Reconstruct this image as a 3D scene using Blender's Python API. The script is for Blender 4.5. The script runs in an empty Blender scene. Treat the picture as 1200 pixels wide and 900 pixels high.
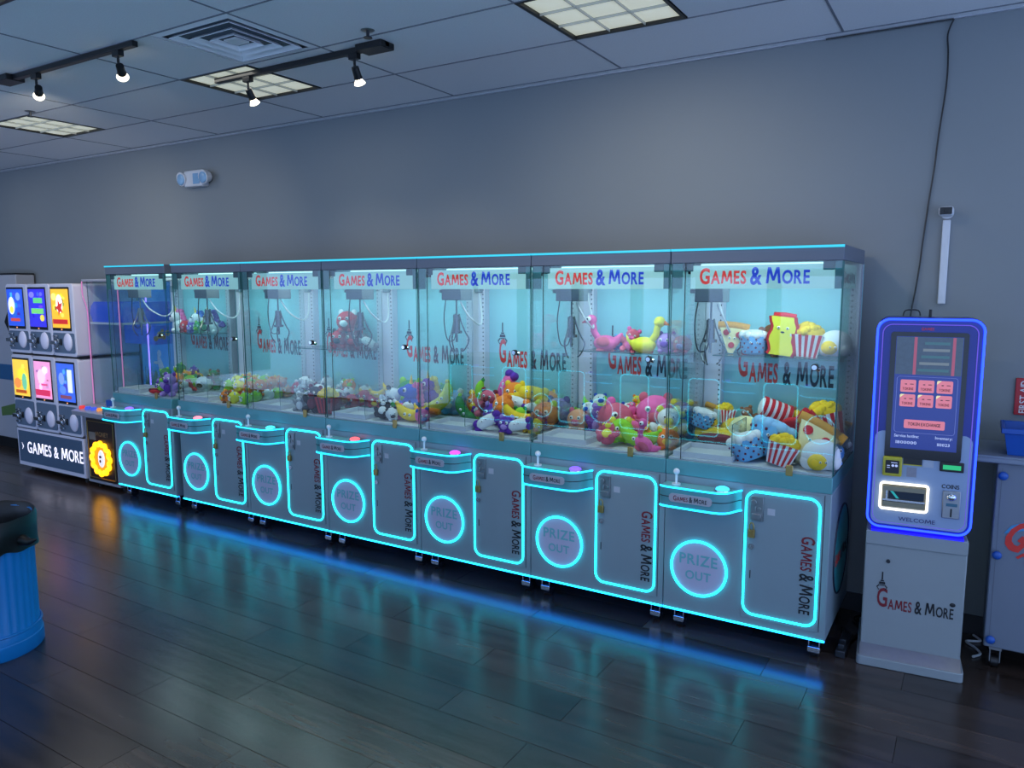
import bpy, bmesh, math, random
from mathutils import Vector, Matrix
PI = math.pi
SC = bpy.context.scene
COL = SC.collection
rnd = random.Random(7)

# ------------------------------------------------------------------ camera
def setup_camera():
    f, cx, cy, cz, yaw, pitch, roll = 890.51, 0.5208, -3.6642, 1.7716, 0.549693, -0.125123, -0.001926
    fw = Vector((-math.sin(yaw)*math.cos(pitch), math.cos(yaw)*math.cos(pitch), math.sin(pitch)))
    r = fw.cross(Vector((0, 0, 1))).normalized(); u = r.cross(fw)
    r2 = math.cos(roll)*r + math.sin(roll)*u; u2 = -math.sin(roll)*r + math.cos(roll)*u
    m = Matrix(((r2.x, u2.x, -fw.x, cx), (r2.y, u2.y, -fw.y, cy), (r2.z, u2.z, -fw.z, cz), (0, 0, 0, 1)))
    cam = bpy.data.cameras.new('camera'); cam.sensor_width = 36; cam.lens = f/1200*36; cam.clip_start = .05
    o = bpy.data.objects.new('camera', cam); COL.objects.link(o); o.matrix_world = m
    SC.camera = o
setup_camera()

# ------------------------------------------------------------------ world, exposure
SC.view_settings.view_transform = 'Standard'; SC.view_settings.look = 'None'
SC.view_settings.exposure = 0.0; SC.view_settings.gamma = 1.0; SC.view_settings.use_curve_mapping = False
W = bpy.data.worlds.new('World'); SC.world = W; W.use_nodes = True
W.node_tree.nodes['Background'].inputs[0].default_value = (0.245, 0.365, 0.625, 1)
W.node_tree.nodes['Background'].inputs[1].default_value = 3.5
SC.cycles.transparent_max_bounces = 64; SC.cycles.max_bounces = 10; SC.cycles.glossy_bounces = 5
SC.cycles.diffuse_bounces = 4; SC.cycles.use_denoising = True
SC.cycles.sample_clamp_indirect = 4.0; SC.cycles.caustics_reflective = False; SC.cycles.caustics_refractive = False
P_INNER, P_SPOT = 5.2, 25.0          # watts: machine interior lamp, track spot

# ------------------------------------------------------------------ materials
def lin(c):
    return tuple(((v/255)/12.92 if v <= 10 else ((v/255+.055)/1.055)**2.4) for v in c)
MATS = {}
def mat(name, rgb=(200, 200, 200), rough=.5, metal=0, emit=None, es=1.0, var=.0, scale=20., bump=0., coat=0., ior=1.5, rand=0.):
    if name in MATS: return MATS[name]
    m = bpy.data.materials.new(name); m.use_nodes = True
    n = m.node_tree.nodes; l = m.node_tree.links; b = n['Principled BSDF']
    col = lin(rgb)+(1,)
    b.inputs['Base Color'].default_value = col
    b.inputs['Roughness'].default_value = rough; b.inputs['Metallic'].default_value = metal
    b.inputs['IOR'].default_value = ior; b.inputs['Coat Weight'].default_value = coat
    if emit:
        b.inputs['Emission Color'].default_value = lin(emit)+(1,); b.inputs['Emission Strength'].default_value = es
    if var or bump or rand:
        t = n.new('ShaderNodeTexCoord'); z = n.new('ShaderNodeTexNoise'); z.inputs['Scale'].default_value = scale
        z.inputs['Detail'].default_value = 4; l.new(t.outputs['Object'], z.inputs['Vector'])
    if var or rand:
        h = n.new('ShaderNodeHueSaturation'); h.inputs['Color'].default_value = col
        mr = n.new('ShaderNodeMapRange'); mr.inputs['To Min'].default_value = 1-var; mr.inputs['To Max'].default_value = 1+var
        l.new(z.outputs['Fac'], mr.inputs['Value'])
        if rand:
            oi = n.new('ShaderNodeObjectInfo'); m2 = n.new('ShaderNodeMapRange')
            m2.inputs['To Min'].default_value = 1-rand; m2.inputs['To Max'].default_value = 1+rand
            l.new(oi.outputs['Random'], m2.inputs['Value']); mu = n.new('ShaderNodeMath'); mu.operation = 'MULTIPLY'
            l.new(mr.outputs['Result'], mu.inputs[0]); l.new(m2.outputs['Result'], mu.inputs[1]); l.new(mu.outputs[0], h.inputs['Value'])
        else: l.new(mr.outputs['Result'], h.inputs['Value'])
        l.new(h.outputs['Color'], b.inputs['Base Color'])
    if bump:
        bp = n.new('ShaderNodeBump'); bp.inputs['Strength'].default_value = bump; bp.inputs['Distance'].default_value = .004
        l.new(z.outputs['Fac'], bp.inputs['Height']); l.new(bp.outputs['Normal'], b.inputs['Normal'])
    MATS[name] = m; return m

def glass_mat(name, tint=(.93, .975, .97), f0=.055, rough=.0):
    if name in MATS: return MATS[name]
    m = bpy.data.materials.new(name); m.use_nodes = True; n = m.node_tree.nodes; l = m.node_tree.links
    n.remove(n['Principled BSDF'])
    g = n.new('ShaderNodeNewGeometry'); d = n.new('ShaderNodeVectorMath'); d.operation = 'DOT_PRODUCT'
    l.new(g.outputs['Normal'], d.inputs[0]); l.new(g.outputs['Incoming'], d.inputs[1])
    a = n.new('ShaderNodeMath'); a.operation = 'ABSOLUTE'; l.new(d.outputs['Value'], a.inputs[0])
    s = n.new('ShaderNodeMath'); s.operation = 'SUBTRACT'; s.inputs[0].default_value = 1; l.new(a.outputs[0], s.inputs[1])
    p = n.new('ShaderNodeMath'); p.operation = 'POWER'; p.inputs[1].default_value = 5; l.new(s.outputs[0], p.inputs[0])
    q = n.new('ShaderNodeMath'); q.operation = 'MULTIPLY_ADD'; q.inputs[1].default_value = 1-f0; q.inputs[2].default_value = f0; l.new(p.outputs[0], q.inputs[0])
    t = n.new('ShaderNodeBsdfTransparent'); t.inputs['Color'].default_value = tint+(1,)
    r = n.new('ShaderNodeBsdfGlossy'); r.inputs['Roughness'].default_value = rough
    x = n.new('ShaderNodeMixShader'); l.new(q.outputs[0], x.inputs[0]); l.new(t.outputs[0], x.inputs[1]); l.new(r.outputs[0], x.inputs[2])
    l.new(x.outputs[0], n['Material Output'].inputs['Surface']); MATS[name] = m; return m

def emis(name, rgb, s):
    return mat(name, (20, 20, 20), .4, emit=rgb, es=s)

def floor_mat():
    m = mat('dark_wood_plank', (62, 54, 52), .27, ior=1.72)
    n = m.node_tree.nodes; l = m.node_tree.links; b = n['Principled BSDF']
    t = n.new('ShaderNodeTexCoord'); oi = n.new('ShaderNodeObjectInfo')
    ad = n.new('ShaderNodeVectorMath'); ad.operation = 'ADD'; l.new(t.outputs['Object'], ad.inputs[0])
    cb = n.new('ShaderNodeMath'); cb.operation = 'MULTIPLY'; cb.inputs[1].default_value = 40; l.new(oi.outputs['Random'], cb.inputs[0]); l.new(cb.outputs[0], ad.inputs[1])
    mp = n.new('ShaderNodeMapping'); mp.inputs['Scale'].default_value = (1.6, 14, 1); l.new(ad.outputs[0], mp.inputs['Vector'])
    z = n.new('ShaderNodeTexNoise'); z.inputs['Scale'].default_value = 1.6; z.inputs['Detail'].default_value = 6; l.new(mp.outputs[0], z.inputs['Vector'])
    cr = n.new('ShaderNodeValToRGB'); cr.color_ramp.elements[0].position = .3; cr.color_ramp.elements[1].position = .72
    cr.color_ramp.elements[0].color = lin((48, 39, 35))+(1,); cr.color_ramp.elements[1].color = lin((74, 60, 53))+(1,)
    l.new(z.outputs['Fac'], cr.inputs['Fac'])
    h = n.new('ShaderNodeHueSaturation'); l.new(cr.outputs['Color'], h.inputs['Color'])
    mr = n.new('ShaderNodeMapRange'); mr.inputs['To Min'].default_value = .62; mr.inputs['To Max'].default_value = 1.3
    l.new(oi.outputs['Random'], mr.inputs['Value']); l.new(mr.outputs[0], h.inputs['Value']); l.new(h.outputs['Color'], b.inputs['Base Color'])
    bp = n.new('ShaderNodeBump'); bp.inputs['Strength'].default_value = .06; bp.inputs['Distance'].default_value = .002
    l.new(z.outputs['Fac'], bp.inputs['Height']); l.new(bp.outputs['Normal'], b.inputs['Normal'])
    rr = n.new('ShaderNodeMapRange'); rr.inputs['To Min'].default_value = .19; rr.inputs['To Max'].default_value = .29
    l.new(z.outputs['Fac'], rr.inputs['Value']); l.new(rr.outputs[0], b.inputs['Roughness'])
    return m

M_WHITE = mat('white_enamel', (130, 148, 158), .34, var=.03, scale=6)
M_HEAD = mat('shaded_header_steel', (92, 100, 116), .38, var=.03, scale=6)  # white steel, with the header's shade put into a darker tone
M_TEAL = mat('teal_trim_metal', (96, 158, 166), .3, .25, var=.05, scale=5)
M_BACK = mat('aqua_back_panel', (150, 208, 218), .35, var=.03, scale=3)
M_POST = mat('perforated_white_post', (206, 206, 220), .4, var=.05, scale=30)
M_BLACK = mat('black_plastic', (16, 17, 20), .4, var=.1)
M_DARK = mat('dark_grey_metal', (46, 50, 56), .42, .4, var=.06)
M_CHROME = mat('chrome', (215, 218, 222), .14, 1.0, var=.03)
M_STEEL = mat('brushed_steel', (150, 153, 158), .36, .9, var=.08, scale=40)
M_CLAW = mat('claw_steel', (112, 118, 122), .25, .8, var=.05)
M_BRASS = mat('brass', (176, 150, 92), .35, .8, var=.05)
M_GLASS = glass_mat('clear_glass')
M_ACRYL = glass_mat('clear_acrylic', (.97, .985, .985), .035)
M_EDGE = mat('glass_edge_green', (44, 98, 96), .15, var=.05)
M_LED = emis('cyan_led', (30, 216, 244), 5.0)
M_UNDER = emis('added_blue_glow', (10, 112, 255), 9.0)  # added glow for the blue band on the floor
M_LEDTOP = emis('cyan_led_top', (52, 205, 240), 1.15)
M_LEDEDGE = emis('cyan_led_console', (28, 190, 248), 3.6)
M_SIGN = mat('backlit_banner', (176, 214, 210), .4, emit=(150, 206, 200), es=.36)
M_SIGNRED = mat('backlit_red_print', (222, 54, 44), .5, emit=(222, 54, 44), es=.45)
M_SIGNBLUE = mat('backlit_blue_print', (22, 56, 190), .5, emit=(22, 56, 190), es=.45)
M_RED = mat('red_print', (214, 52, 44), .5, var=.04)
M_BLUE = mat('blue_print', (22, 50, 170), .5, var=.04)
M_NAVY = mat('navy_print', (22, 28, 52), .5, var=.04)
M_MAROON = mat('maroon_print', (120, 24, 38), .5, var=.04)
M_INK = mat('black_print', (16, 18, 26), .5, var=.04)
M_DISC = mat('lilac_grey_disc', (186, 182, 208), .3, var=.03)
M_TEALTXT = mat('grey_teal_print', (110, 176, 186), .5, var=.03)

# ------------------------------------------------------------------ mesh builder
class MB:
    def __init__(s): s.v = []; s.f = []; s.m = []
    def add(s, v, f, mi=0):
        o = len(s.v); s.v += [tuple(a) for a in v]; s.f += [tuple(i+o for i in q) for q in f]; s.m += [mi]*len(f); return s
    def box(s, x0, x1, y0, y1, z0, z1, mi=0):
        v = [(x, y, z) for z in (z0, z1) for y in (y0, y1) for x in (x0, x1)]
        return s.add(v, [(0, 2, 3, 1), (4, 5, 7, 6), (0, 1, 5, 4), (2, 6, 7, 3), (0, 4, 6, 2), (1, 3, 7, 5)], mi)
    def pane(s, x0, x1, y0, y1, z0, z1):          # glass sheet: big faces slot 0, thin edges slot 1
        o = len(s.m); s.box(x0, x1, y0, y1, z0, z1)
        d = [x1-x0, y1-y0, z1-z0]; k = d.index(min(d))
        ax = [2, 2, 1, 1, 0, 0]
        for i in range(6): s.m[o+i] = 0 if ax[i] == k else 1
        return s
    def cyl(s, p0, p1, r0, r1=None, n=16, mi=0, caps=True):
        r1 = r0 if r1 is None else r1
        p0 = Vector(p0); p1 = Vector(p1); d = (p1-p0).normalized()
        a = d.orthogonal().normalized(); b = d.cross(a); v = []
        for p, r in ((p0, r0), (p1, r1)):
            v += [p+a*(r*math.cos(2*PI*i/n))+b*(r*math.sin(2*PI*i/n)) for i in range(n)]
        f = [(i, (i+1) % n, n+(i+1) % n, n+i) for i in range(n)]
        if caps: f += [tuple(range(n))[::-1], tuple(range(n, 2*n))]
        return s.add(v, f, mi)
    def tube(s, pts, r, n=8, closed=False, mi=0, radii=None):
        P = [Vector(p) for p in pts]; k = len(P); v = []; ref = None
        for i in range(k):
            if closed: t = P[(i+1) % k]-P[i-1]
            else: t = P[min(i+1, k-1)]-P[max(i-1, 0)]
            t.normalize()
            if ref is None: ref = t.orthogonal().normalized()
            ref = (ref - t*ref.dot(t)).normalized(); b = t.cross(ref); rr = radii[i] if radii else r
            v += [P[i]+ref*(rr*math.cos(2*PI*j/n))+b*(rr*math.sin(2*PI*j/n)) for j in range(n)]
        f = []
        for i in range(k if closed else k-1):
            i2 = (i+1) % k
            f += [(i*n+j, i*n+(j+1) % n, i2*n+(j+1) % n, i2*n+j) for j in range(n)]
        if not closed: f += [tuple(range(n))[::-1], tuple(range((k-1)*n, k*n))]
        return s.add(v, f, mi)
    def ball(s, c, r, seg=12, ring=8, mi=0, rot=None):
        if not isinstance(r, (tuple, list)): r = (r, r, r)
        R = rot or Matrix.Identity(3); c = Vector(c)
        v = [c+R@Vector((0, 0, r[2]))]
        for i in range(1, ring):
            a = PI*i/ring
            v += [c+R@Vector((r[0]*math.sin(a)*math.cos(2*PI*j/seg), r[1]*math.sin(a)*math.sin(2*PI*j/seg), r[2]*math.cos(a))) for j in range(seg)]
        v.append(c+R@Vector((0, 0, -r[2]))); L = len(v)-1; f = []
        for j in range(seg):
            f.append((0, 1+j, 1+(j+1) % seg)); f.append((L, 1+(ring-2)*seg+(j+1) % seg, 1+(ring-2)*seg+j))
            for i in range(ring-2):
                f.append((1+i*seg+j, 1+(i+1)*seg+j, 1+(i+1)*seg+(j+1) % seg, 1+i*seg+(j+1) % seg))
        return s.add(v, f, mi)
    def prism(s, out, d0, d1, axis='y', mi=0):     # out: 2D outline; axis y: (x,z), axis z: (x,y), axis x: (y,z)
        def P(a, b, d): return {'y': (a, d, b), 'z': (a, b, d), 'x': (d, a, b)}[axis]
        n = len(out); v = [P(a, b, d0) for a, b in out]+[P(a, b, d1) for a, b in out]
        f = [tuple(range(n)), tuple(range(n, 2*n))[::-1]]+[(i, n+i, n+(i+1) % n, (i+1) % n) for i in range(n)]
        return s.add(v, f, mi)
    def lathe(s, prof, n=24, c=(0, 0, 0), mi=0):
        k = len(prof); v = []
        for r, z in prof: v += [(c[0]+r*math.cos(2*PI*j/n), c[1]+r*math.sin(2*PI*j/n), c[2]+z) for j in range(n)]
        return s.add(v, [(i*n+j, i*n+(j+1) % n, (i+1)*n+(j+1) % n, (i+1)*n+j) for i in range(k-1) for j in range(n)], mi)
    def mesh(s, name, mats, smooth=True, ang=35):
        me = bpy.data.meshes.new(name); me.from_pydata(s.v, [], s.f)
        for m in (mats if isinstance(mats, (list, tuple)) else [mats]): me.materials.append(m)
        me.polygons.foreach_set('material_index', s.m)
        bm = bmesh.new(); bm.from_mesh(me); bmesh.ops.recalc_face_normals(bm, faces=bm.faces[:]); bm.to_mesh(me); bm.free()
        if smooth:
            me.polygons.foreach_set('use_smooth', [True]*len(me.polygons)); me.set_sharp_from_angle(angle=math.radians(ang))
        me.update(); return me
CACHE = {}
def link(name, me, parent=None, loc=None, rot=None, scale=None, bevel=0):
    o = bpy.data.objects.new(name, me); COL.objects.link(o)
    if parent: o.parent = parent
    if loc: o.location = loc
    if rot: o.rotation_euler = rot
    if scale: o.scale = (scale,)*3 if not isinstance(scale, tuple) else scale
    if bevel:
        b = o.modifiers.new('Bevel', 'BEVEL'); b.width = bevel; b.segments = 2; b.limit_method = 'ANGLE'
    return o
def part(name, mats, fn, parent=None, key=None, bevel=0, loc=None, rot=None, scale=None, smooth=True, ang=35):
    """one mesh object; fn(mb) adds the shapes; equal keys share mesh data"""
    if key and key in CACHE: me = CACHE[key]
    else:
        mb = MB(); fn(mb); me = mb.mesh(name, mats, smooth, ang)
        if key: CACHE[key] = me
    return link(name, me, parent, loc, rot, scale, bevel)
def tag(o, label=None, cat=None, group=None, kind=None):
    if label: o['label'] = label
    if cat: o['category'] = cat
    if group: o['group'] = group
    if kind: o['kind'] = kind
    return o
def empty(name, loc, rz=0):
    o = bpy.data.objects.new(name, None); COL.objects.link(o); o.location = loc; o.rotation_euler = (0, 0, rz); o.empty_display_size = .1
    return o
def rrect(x0, x1, z0, z1, r, n=6):
    out = []
    for cx, cz, a0 in ((x1-r, z1-r, 0), (x0+r, z1-r, PI/2), (x0+r, z0+r, PI), (x1-r, z0+r, 1.5*PI)):
        out += [(cx+r*math.cos(a0+PI/2*i/n), cz+r*math.sin(a0+PI/2*i/n)) for i in range(n+1)]
    return out
def smoothpath(pts, k=6):
    P = [Vector(p) for p in pts]; out = []
    for i in range(len(P)-1):
        a, b, c, d = P[max(i-1, 0)], P[i], P[i+1], P[min(i+2, len(P)-1)]
        for j in range(k):
            t = j/k; out.append(.5*((2*b)+(c-a)*t+(2*a-5*b+4*c-d)*t*t+(3*b-a-3*c+d)*t**3))
    return out+[P[-1]]

# ------------------------------------------------------------------ lettering (flat print with a little thickness, faces -y)
TXT = {}
def one_glyph(ch, bold):
    cu = bpy.data.curves.new('txt', 'FONT'); cu.body = ch; cu.size = 1; cu.offset = bold; cu.extrude = .004; cu.resolution_u = 3
    ob = bpy.data.objects.new('txt', cu); COL.objects.link(ob)
    me = ob.evaluated_get(bpy.context.evaluated_depsgraph_get()).to_mesh()
    v = [tuple(p.co) for p in me.vertices]; f = [tuple(p.vertices) for p in me.polygons]
    bpy.data.objects.remove(ob); bpy.data.curves.remove(cu); return v, f
GL = {}
def glyphs(body, size, bold):
    V = []; F = []; x = 0
    for ch in body:
        if ch == ' ': x += .3; continue
        k = (ch, bold)
        if k not in GL:
            if ch == 'M':                          # splayed poster-style M
                if ('E', bold) not in GL: GL[('E', bold)] = one_glyph('E', bold)
                h = max(p[1] for p in GL[('E', bold)][0]); w = .92; mb = MB(); t = .13+bold
                for q in ([(0, 0), (t, 0), (.1+t, h), (.1, h)], [(.1, h), (.1+t*1.25, h), (w/2+t*.45, .12), (w/2-t*.45, .12)]):
                    mb.prism(q, -.004, .004, 'z'); mb.prism([(w-a, c) for a, c in q], -.004, .004, 'z')
                GL[k] = (mb.v, mb.f)
            else: GL[k] = one_glyph(ch, bold)
        v, f = GL[k]; x0 = min(p[0] for p in v); x1 = max(p[0] for p in v); o = len(V)
        V += [((p[0]-x0+x)*size, p[1]*size, p[2]) for p in v]; F += [tuple(i+o for i in q) for q in f]; x += x1-x0+.085
    return V, F
STYLES = {   # runs: text, size, baseline, colour slot
    'banner': [('G', 1., 0, 0), ('AMES', .82, 0, 0), (' & ', 1.1, -.03, 1), ('M', 1., 0, 1), ('ORE', .82, 0, 1)],
    'wall_logo': [('G', 1.4, .2, 0), ('AMES', .98, 0, 0), (' & ', 1.15, -.02, 1), ('M', 1.18, -.04, 1), ('ORE', 1.05, -.04, 1)],
    'logo': [('G', 1.75, .12, 0), ('AMES', .95, 0, 0), (' & ', 1.2, -.02, 1), ('M', 1.15, 0, 1), ('ORE', .95, 0, 1)],
}
def text_meshes(style, xs=.62, bold=.016):
    k = (style, xs, bold)
    if k in TXT: return TXT[k]
    runs = STYLES.get(style, [(style, 1., 0, 0)]); x = 0; sl = {}
    for body, size, base, c in runs:
        lead = .12 if body.startswith(' ') else 0
        v, f = glyphs(body.strip(), size, bold); x0 = min(p[0] for p in v); x1 = max(p[0] for p in v)
        mb = sl.setdefault(c, MB()); x += lead
        mb.add([(x+(p[0]-x0)*xs, -p[2], p[1]+base) for p in v], f); x += (x1-x0)*xs+.055+lead
    for mb in sl.values(): mb.v = [(p[0]/x-.5, p[1]/x, p[2]/x) for p in mb.v]
    TXT[k] = {c: mb for c, mb in sl.items()}; return TXT[k]
def lettering(parent, style, width, loc, mats, spin=0, rot=(0, 0, 0), xs=.62, bold=.016, name='lettering'):
    """text centred on loc, width given, turned by spin in its own plane (clockwise seen from the front)"""
    out = []
    for c, mb in text_meshes(style, xs, bold).items():
        k = (style, xs, bold, c, mats[c].name)
        if k not in CACHE: CACHE[k] = mb.mesh(name, mats[c], False)
        o = link(name, CACHE[k], parent, loc, None, width)
        o.rotation_euler = (Matrix.Rotation(rot[2], 3, 'Z') @ Matrix.Rotation(rot[0], 3, 'X') @ Matrix.Rotation(spin, 3, 'Y')).to_euler()
        out.append(o)
    return out
def claw_emblem(parent, loc, s, m=M_NAVY, rot=(0, 0, 0)):
    def f(b):
        b.prism([(-.04, .45), (.04, .45), (.04, 1.0), (-.04, 1.0)], -.004, .004)
        b.prism([(-.12, .34), (.12, .34), (.09, .43), (-.09, .43)], -.004, .004)
        b.prism([(-.2, .14), (.2, .14), (.17, .3), (-.17, .3)], -.004, .004)
        b.prism([(-.13, .04), (.13, .04), (.15, .1), (-.15, .1)], -.004, .004)
        for sx in (-1, 1):
            b.prism([(sx*.14, .06), (sx*.2, .1), (sx*.34, -.06), (sx*.28, -.1)], -.004, .004)
            b.prism([(sx*.28, -.08), (sx*.34, -.06), (sx*.2, -.28), (sx*.16, -.24)], -.004, .004)
    return part('claw_emblem', m, f, parent, key=('emblem', m.name), loc=loc, rot=rot, scale=s, smooth=False)

# ------------------------------------------------------------------ setting
ZC, YW, FLOOR_END = 3.065, 0.757, -5.4
M_WALL = mat('grey_painted_wall', (128, 133, 136), .62, var=.03, scale=2.2, bump=.08)
M_TILE = mat('ceiling_tile', (236, 237, 240), .85, var=.09, scale=140, bump=.35, rand=.03)
M_FLOOR = floor_mat()
tag(part('wall_back', M_WALL, lambda b: b.box(-13, 3.2, YW, YW+.12, -.02, ZC+.2)), kind='structure')
tag(part('wall_left', M_WALL, lambda b: b.box(-13.12, -13, -8, YW+.12, -.02, ZC+.2)), kind='structure')
fl = tag(part('floor', mat('floor_joint', (14, 12, 12), .7, var=.1), lambda b: b.box(-13, 3.2, FLOOR_END, YW, -.05, -.0025)), kind='structure')
def planks():
    pw, pl = .2, 1.22; r = 0; y = YW-.012
    me = None; n = 0
    mb = MB(); mb.box(.0012, pl-.0012, -pw+.0012, -.0012, -.0024, 0); me = mb.mesh('plank', M_FLOOR, False)
    far = MB()
    while y > -3.6:
        x = -13-rnd.random()*pl
        while x < 3.2-.2:
            x0, x1 = max(x, -13), min(x+pl, 3.19)
            # in the photograph's view?
            cx, cy = (x0+x1)/2, y-pw/2
            dx, dy = cx-.52, cy+3.66; a = math.atan2(-dx, dy)
            if -.1 < a < 1.25 and n < 300 and x >= -9.6 and x+pl < 3.19 and dy > 1.1:
                link('plank', me, fl, (x, y, 0)); n += 1
            else: far.box(x0+.0012, x1-.0012, y-pw+.0012, y-.0012, -.0024, 0)
            x += pl
        y -= pw
    while y-pw > FLOOR_END:
        x = -13
        while x < 3.1: far.box(x+.0012, min(x+pl, 3.19)-.0012, y-pw+.0012, y-.0012, -.0024, 0); x += pl
        y -= pw
    tag(link('plank', far.mesh('plank', M_FLOOR, False), fl), kind='stuff')
planks()
ce = tag(part('ceiling', mat('plenum_grey', (92, 94, 100), .9, var=.05), lambda b: b.box(-13, 3.2, -8, YW, ZC+.012, ZC+.15)), kind='structure')
XS, TL, TW = -0.160, 1.2192, .6096
Y0 = .68                                             # first long seam next to the wall
FIT = {}                                             # (column, half, row) -> fitting kind
for k, row in ((1, 1), (3, 1), (5, 1), (-1, 1), (7, 1), (3, 4), (1, 4), (5, 4), (-1, 4), (1, 7), (3, 7), (5, 7)): FIT[(k, 0, row)] = 'light'
def tiles():
    half = part('ceiling_tile', M_TILE, lambda b: b.box(.0055, TL/2-.0055, .0055, TW-.0055, 0, .0115), ce, smooth=False)
    hm = half.data; bpy.data.objects.remove(half)
    fm = MB(); fm.box(.0055, TL-.0055, .0055, TW-.0055, 0, .0115); fm = fm.mesh('ceiling_tile', M_TILE, False)
    bars = MB()
    for row in range(0, 14):
        y1 = Y0-row*TW; y0 = y1-TW
        bars.box(-13, 3.2, y1-.0045, y1+.0045, ZC-.003, ZC+.0115)
        for k in range(-3, 11):
            x = XS-k*TL                                # left edge of tile k spans x .. x+TL
            if x+TL > 3.2 or x < -13: continue
            bars.box(x-.0045, x+.0045, y0+.0066, y1-.0066, ZC-.003, ZC+.0115)
            lt = FIT.get((k, 0, row)); vt = (k == 3 and row == 2)
            if lt == 'light': link('ceiling_tile', hm, ce, (x+TL/2, y0, ZC))
            elif vt: link('ceiling_tile', hm, ce, (x, y0, ZC))
            elif row == 4 and k == 3: link('ceiling_tile', hm, ce, (x+TL/2, y0, ZC))
            else: link('ceiling_tile', fm, ce, (x, y0, ZC))
    b0 = MB(); b0.box(-13, 3.2, Y0+.0075, YW, 0, .0115)
    link('border_tile', b0.mesh('border_tile', M_TILE, False), ce, (0, 0, ZC))
    link('grid_bar', bars.mesh('grid_bar', mat('grid_grey', (118, 122, 132), .6, var=.03), False), ce)
tiles()
tag(part('trim_1', mat('wall_angle', (176, 178, 186), .5, var=.03), lambda b: b.box(-13, 3.2, YW-.022, YW, ZC-.006, ZC)), kind='structure')
tag(part('baseboard_back', mat('black_baseboard', (30, 30, 34), .5, var=.05), lambda b: b.box(-13, 3.2, YW-.012, YW, 0, .1)), kind='structure')

# ------------------------------------------------------------------ ceiling fittings
M_TROF = mat('troffer_diffuser', (225, 228, 215), .35, emit=(214, 218, 198), es=.55)
M_BLADE = mat('louver_blade', (188, 190, 184), .35, .2, var=.03)
def troffer(k, row, label, half=0):
    x = XS-k*TL+half*TL/2; y = Y0-(row+1)*TW; S = TW
    t = tag(empty('ceiling_light', (x, y, ZC)), label, 'ceiling light', 'recessed ceiling lights')
    part('frame', M_BLACK, lambda b: (b.box(0, S, 0, .018, -.004, .02), b.box(0, S, S-.018, S, -.004, .02), b.box(0, .018, .018, S-.018, -.004, .02), b.box(S-.018, S, .018, S-.018, -.004, .02)), t, key='trof_fr', smooth=False)
    c = (S-.036)/3
    def diff(b):
        n = 6; v = []; f = []
        for i in range(n+1):
            for j in range(n+1):
                u, w = i/n, j/n; v.append((u*c, w*c, .0115-.011*(16*u*(1-u)*w*(1-w))**.5))
        for i in range(n):
            for j in range(n): f.append((i*(n+1)+j, i*(n+1)+j+1, (i+1)*(n+1)+j+1, (i+1)*(n+1)+j))
        b.add(v, f)
    for i in range(3):
        for j in range(3): part('diffuser_cell', M_TROF, diff, t, key='trof_cell', loc=(.018+i*c, .018+j*c, 0))
    for i in (1, 2):
        part('louver_blade', M_BLADE, lambda b: b.box(-.0018, .0018, .018, S-.018, -.002, .012), t, key='trof_b1', loc=(.018+i*c, 0, 0))
        part('louver_blade', M_BLADE, lambda b: b.box(.018, S-.018, -.0018, .0018, -.002, .012), t, key='trof_b2', loc=(0, .018+i*c, 0))
    L = bpy.data.lights.new('troffer_lamp', 'AREA'); L.size = .5; L.energy = P_TROF; L.color = (1, .97, .88)
    o = bpy.data.objects.new('troffer_lamp', L); COL.objects.link(o); o.parent = t; o.location = (S/2, S/2, -.012)
P_TROF = 3.2
troffer(1, 1, 'square recessed ceiling light above the right half of the claw machine row')
troffer(3, 1, 'square recessed ceiling light partly covered by a black track')
troffer(5, 1, 'square recessed ceiling light at far left above the capsule machines')
troffer(3, 4, 'recessed ceiling light cut off at the top left corner of the view')
for k, row in ((-1, 1), (7, 1), (1, 4), (5, 4), (1, 7), (3, 7), (5, 7), (-1, 4)):
    troffer(k, row, 'square recessed ceiling light of the rows outside the view')
def vent():
    x = XS-3*TL+TW; y = Y0-3*TW; S = TW
    t = tag(empty('ceiling_vent', (x, y, ZC)), 'square four-way ceiling air vent with nested louvers', 'air vent')
    m = mat('vent_white', (236, 238, 242), .45, var=.03)
    def ring(b, a0, z0, a1, z1, th=.0):
        h = S/2
        def q(a, z): return [(h-a, h-a, z), (h+a, h-a, z), (h+a, h+a, z), (h-a, h+a, z)]
        v = q(a0, z0)+q(a1, z1)+q(a0, z0+.003)+q(a1, z1+.003)
        f = []
        for i in range(4):
            j = (i+1) % 4; f += [(i, j, 4+j, 4+i), (8+i, 12+i, 12+j, 8+j), (i, 8+i, 8+j, j), (4+i, 4+j, 12+j, 12+i)]
        b.add(v, f)
    part('frame', m, lambda b: ring(b, .303, 0, .262, -.006), t, smooth=False)
    for i, (a0, a1) in enumerate(((.235, .185), (.165, .115), (.097, .06))):
        part('louver', m, lambda b: ring(b, a0, -.012, a1, .028), t, smooth=False)
    part('center_plate', m, lambda b: b.box(S/2-.045, S/2+.045, S/2-.045, S/2+.045, -.004, .004), t, smooth=False)
    part('duct_throat', mat('duct_grey', (84, 96, 106), .6, var=.1), lambda b: b.box(S/2-.26, S/2+.26, S/2-.26, S/2+.26, .008, .0115), t, smooth=False)
vent()
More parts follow.
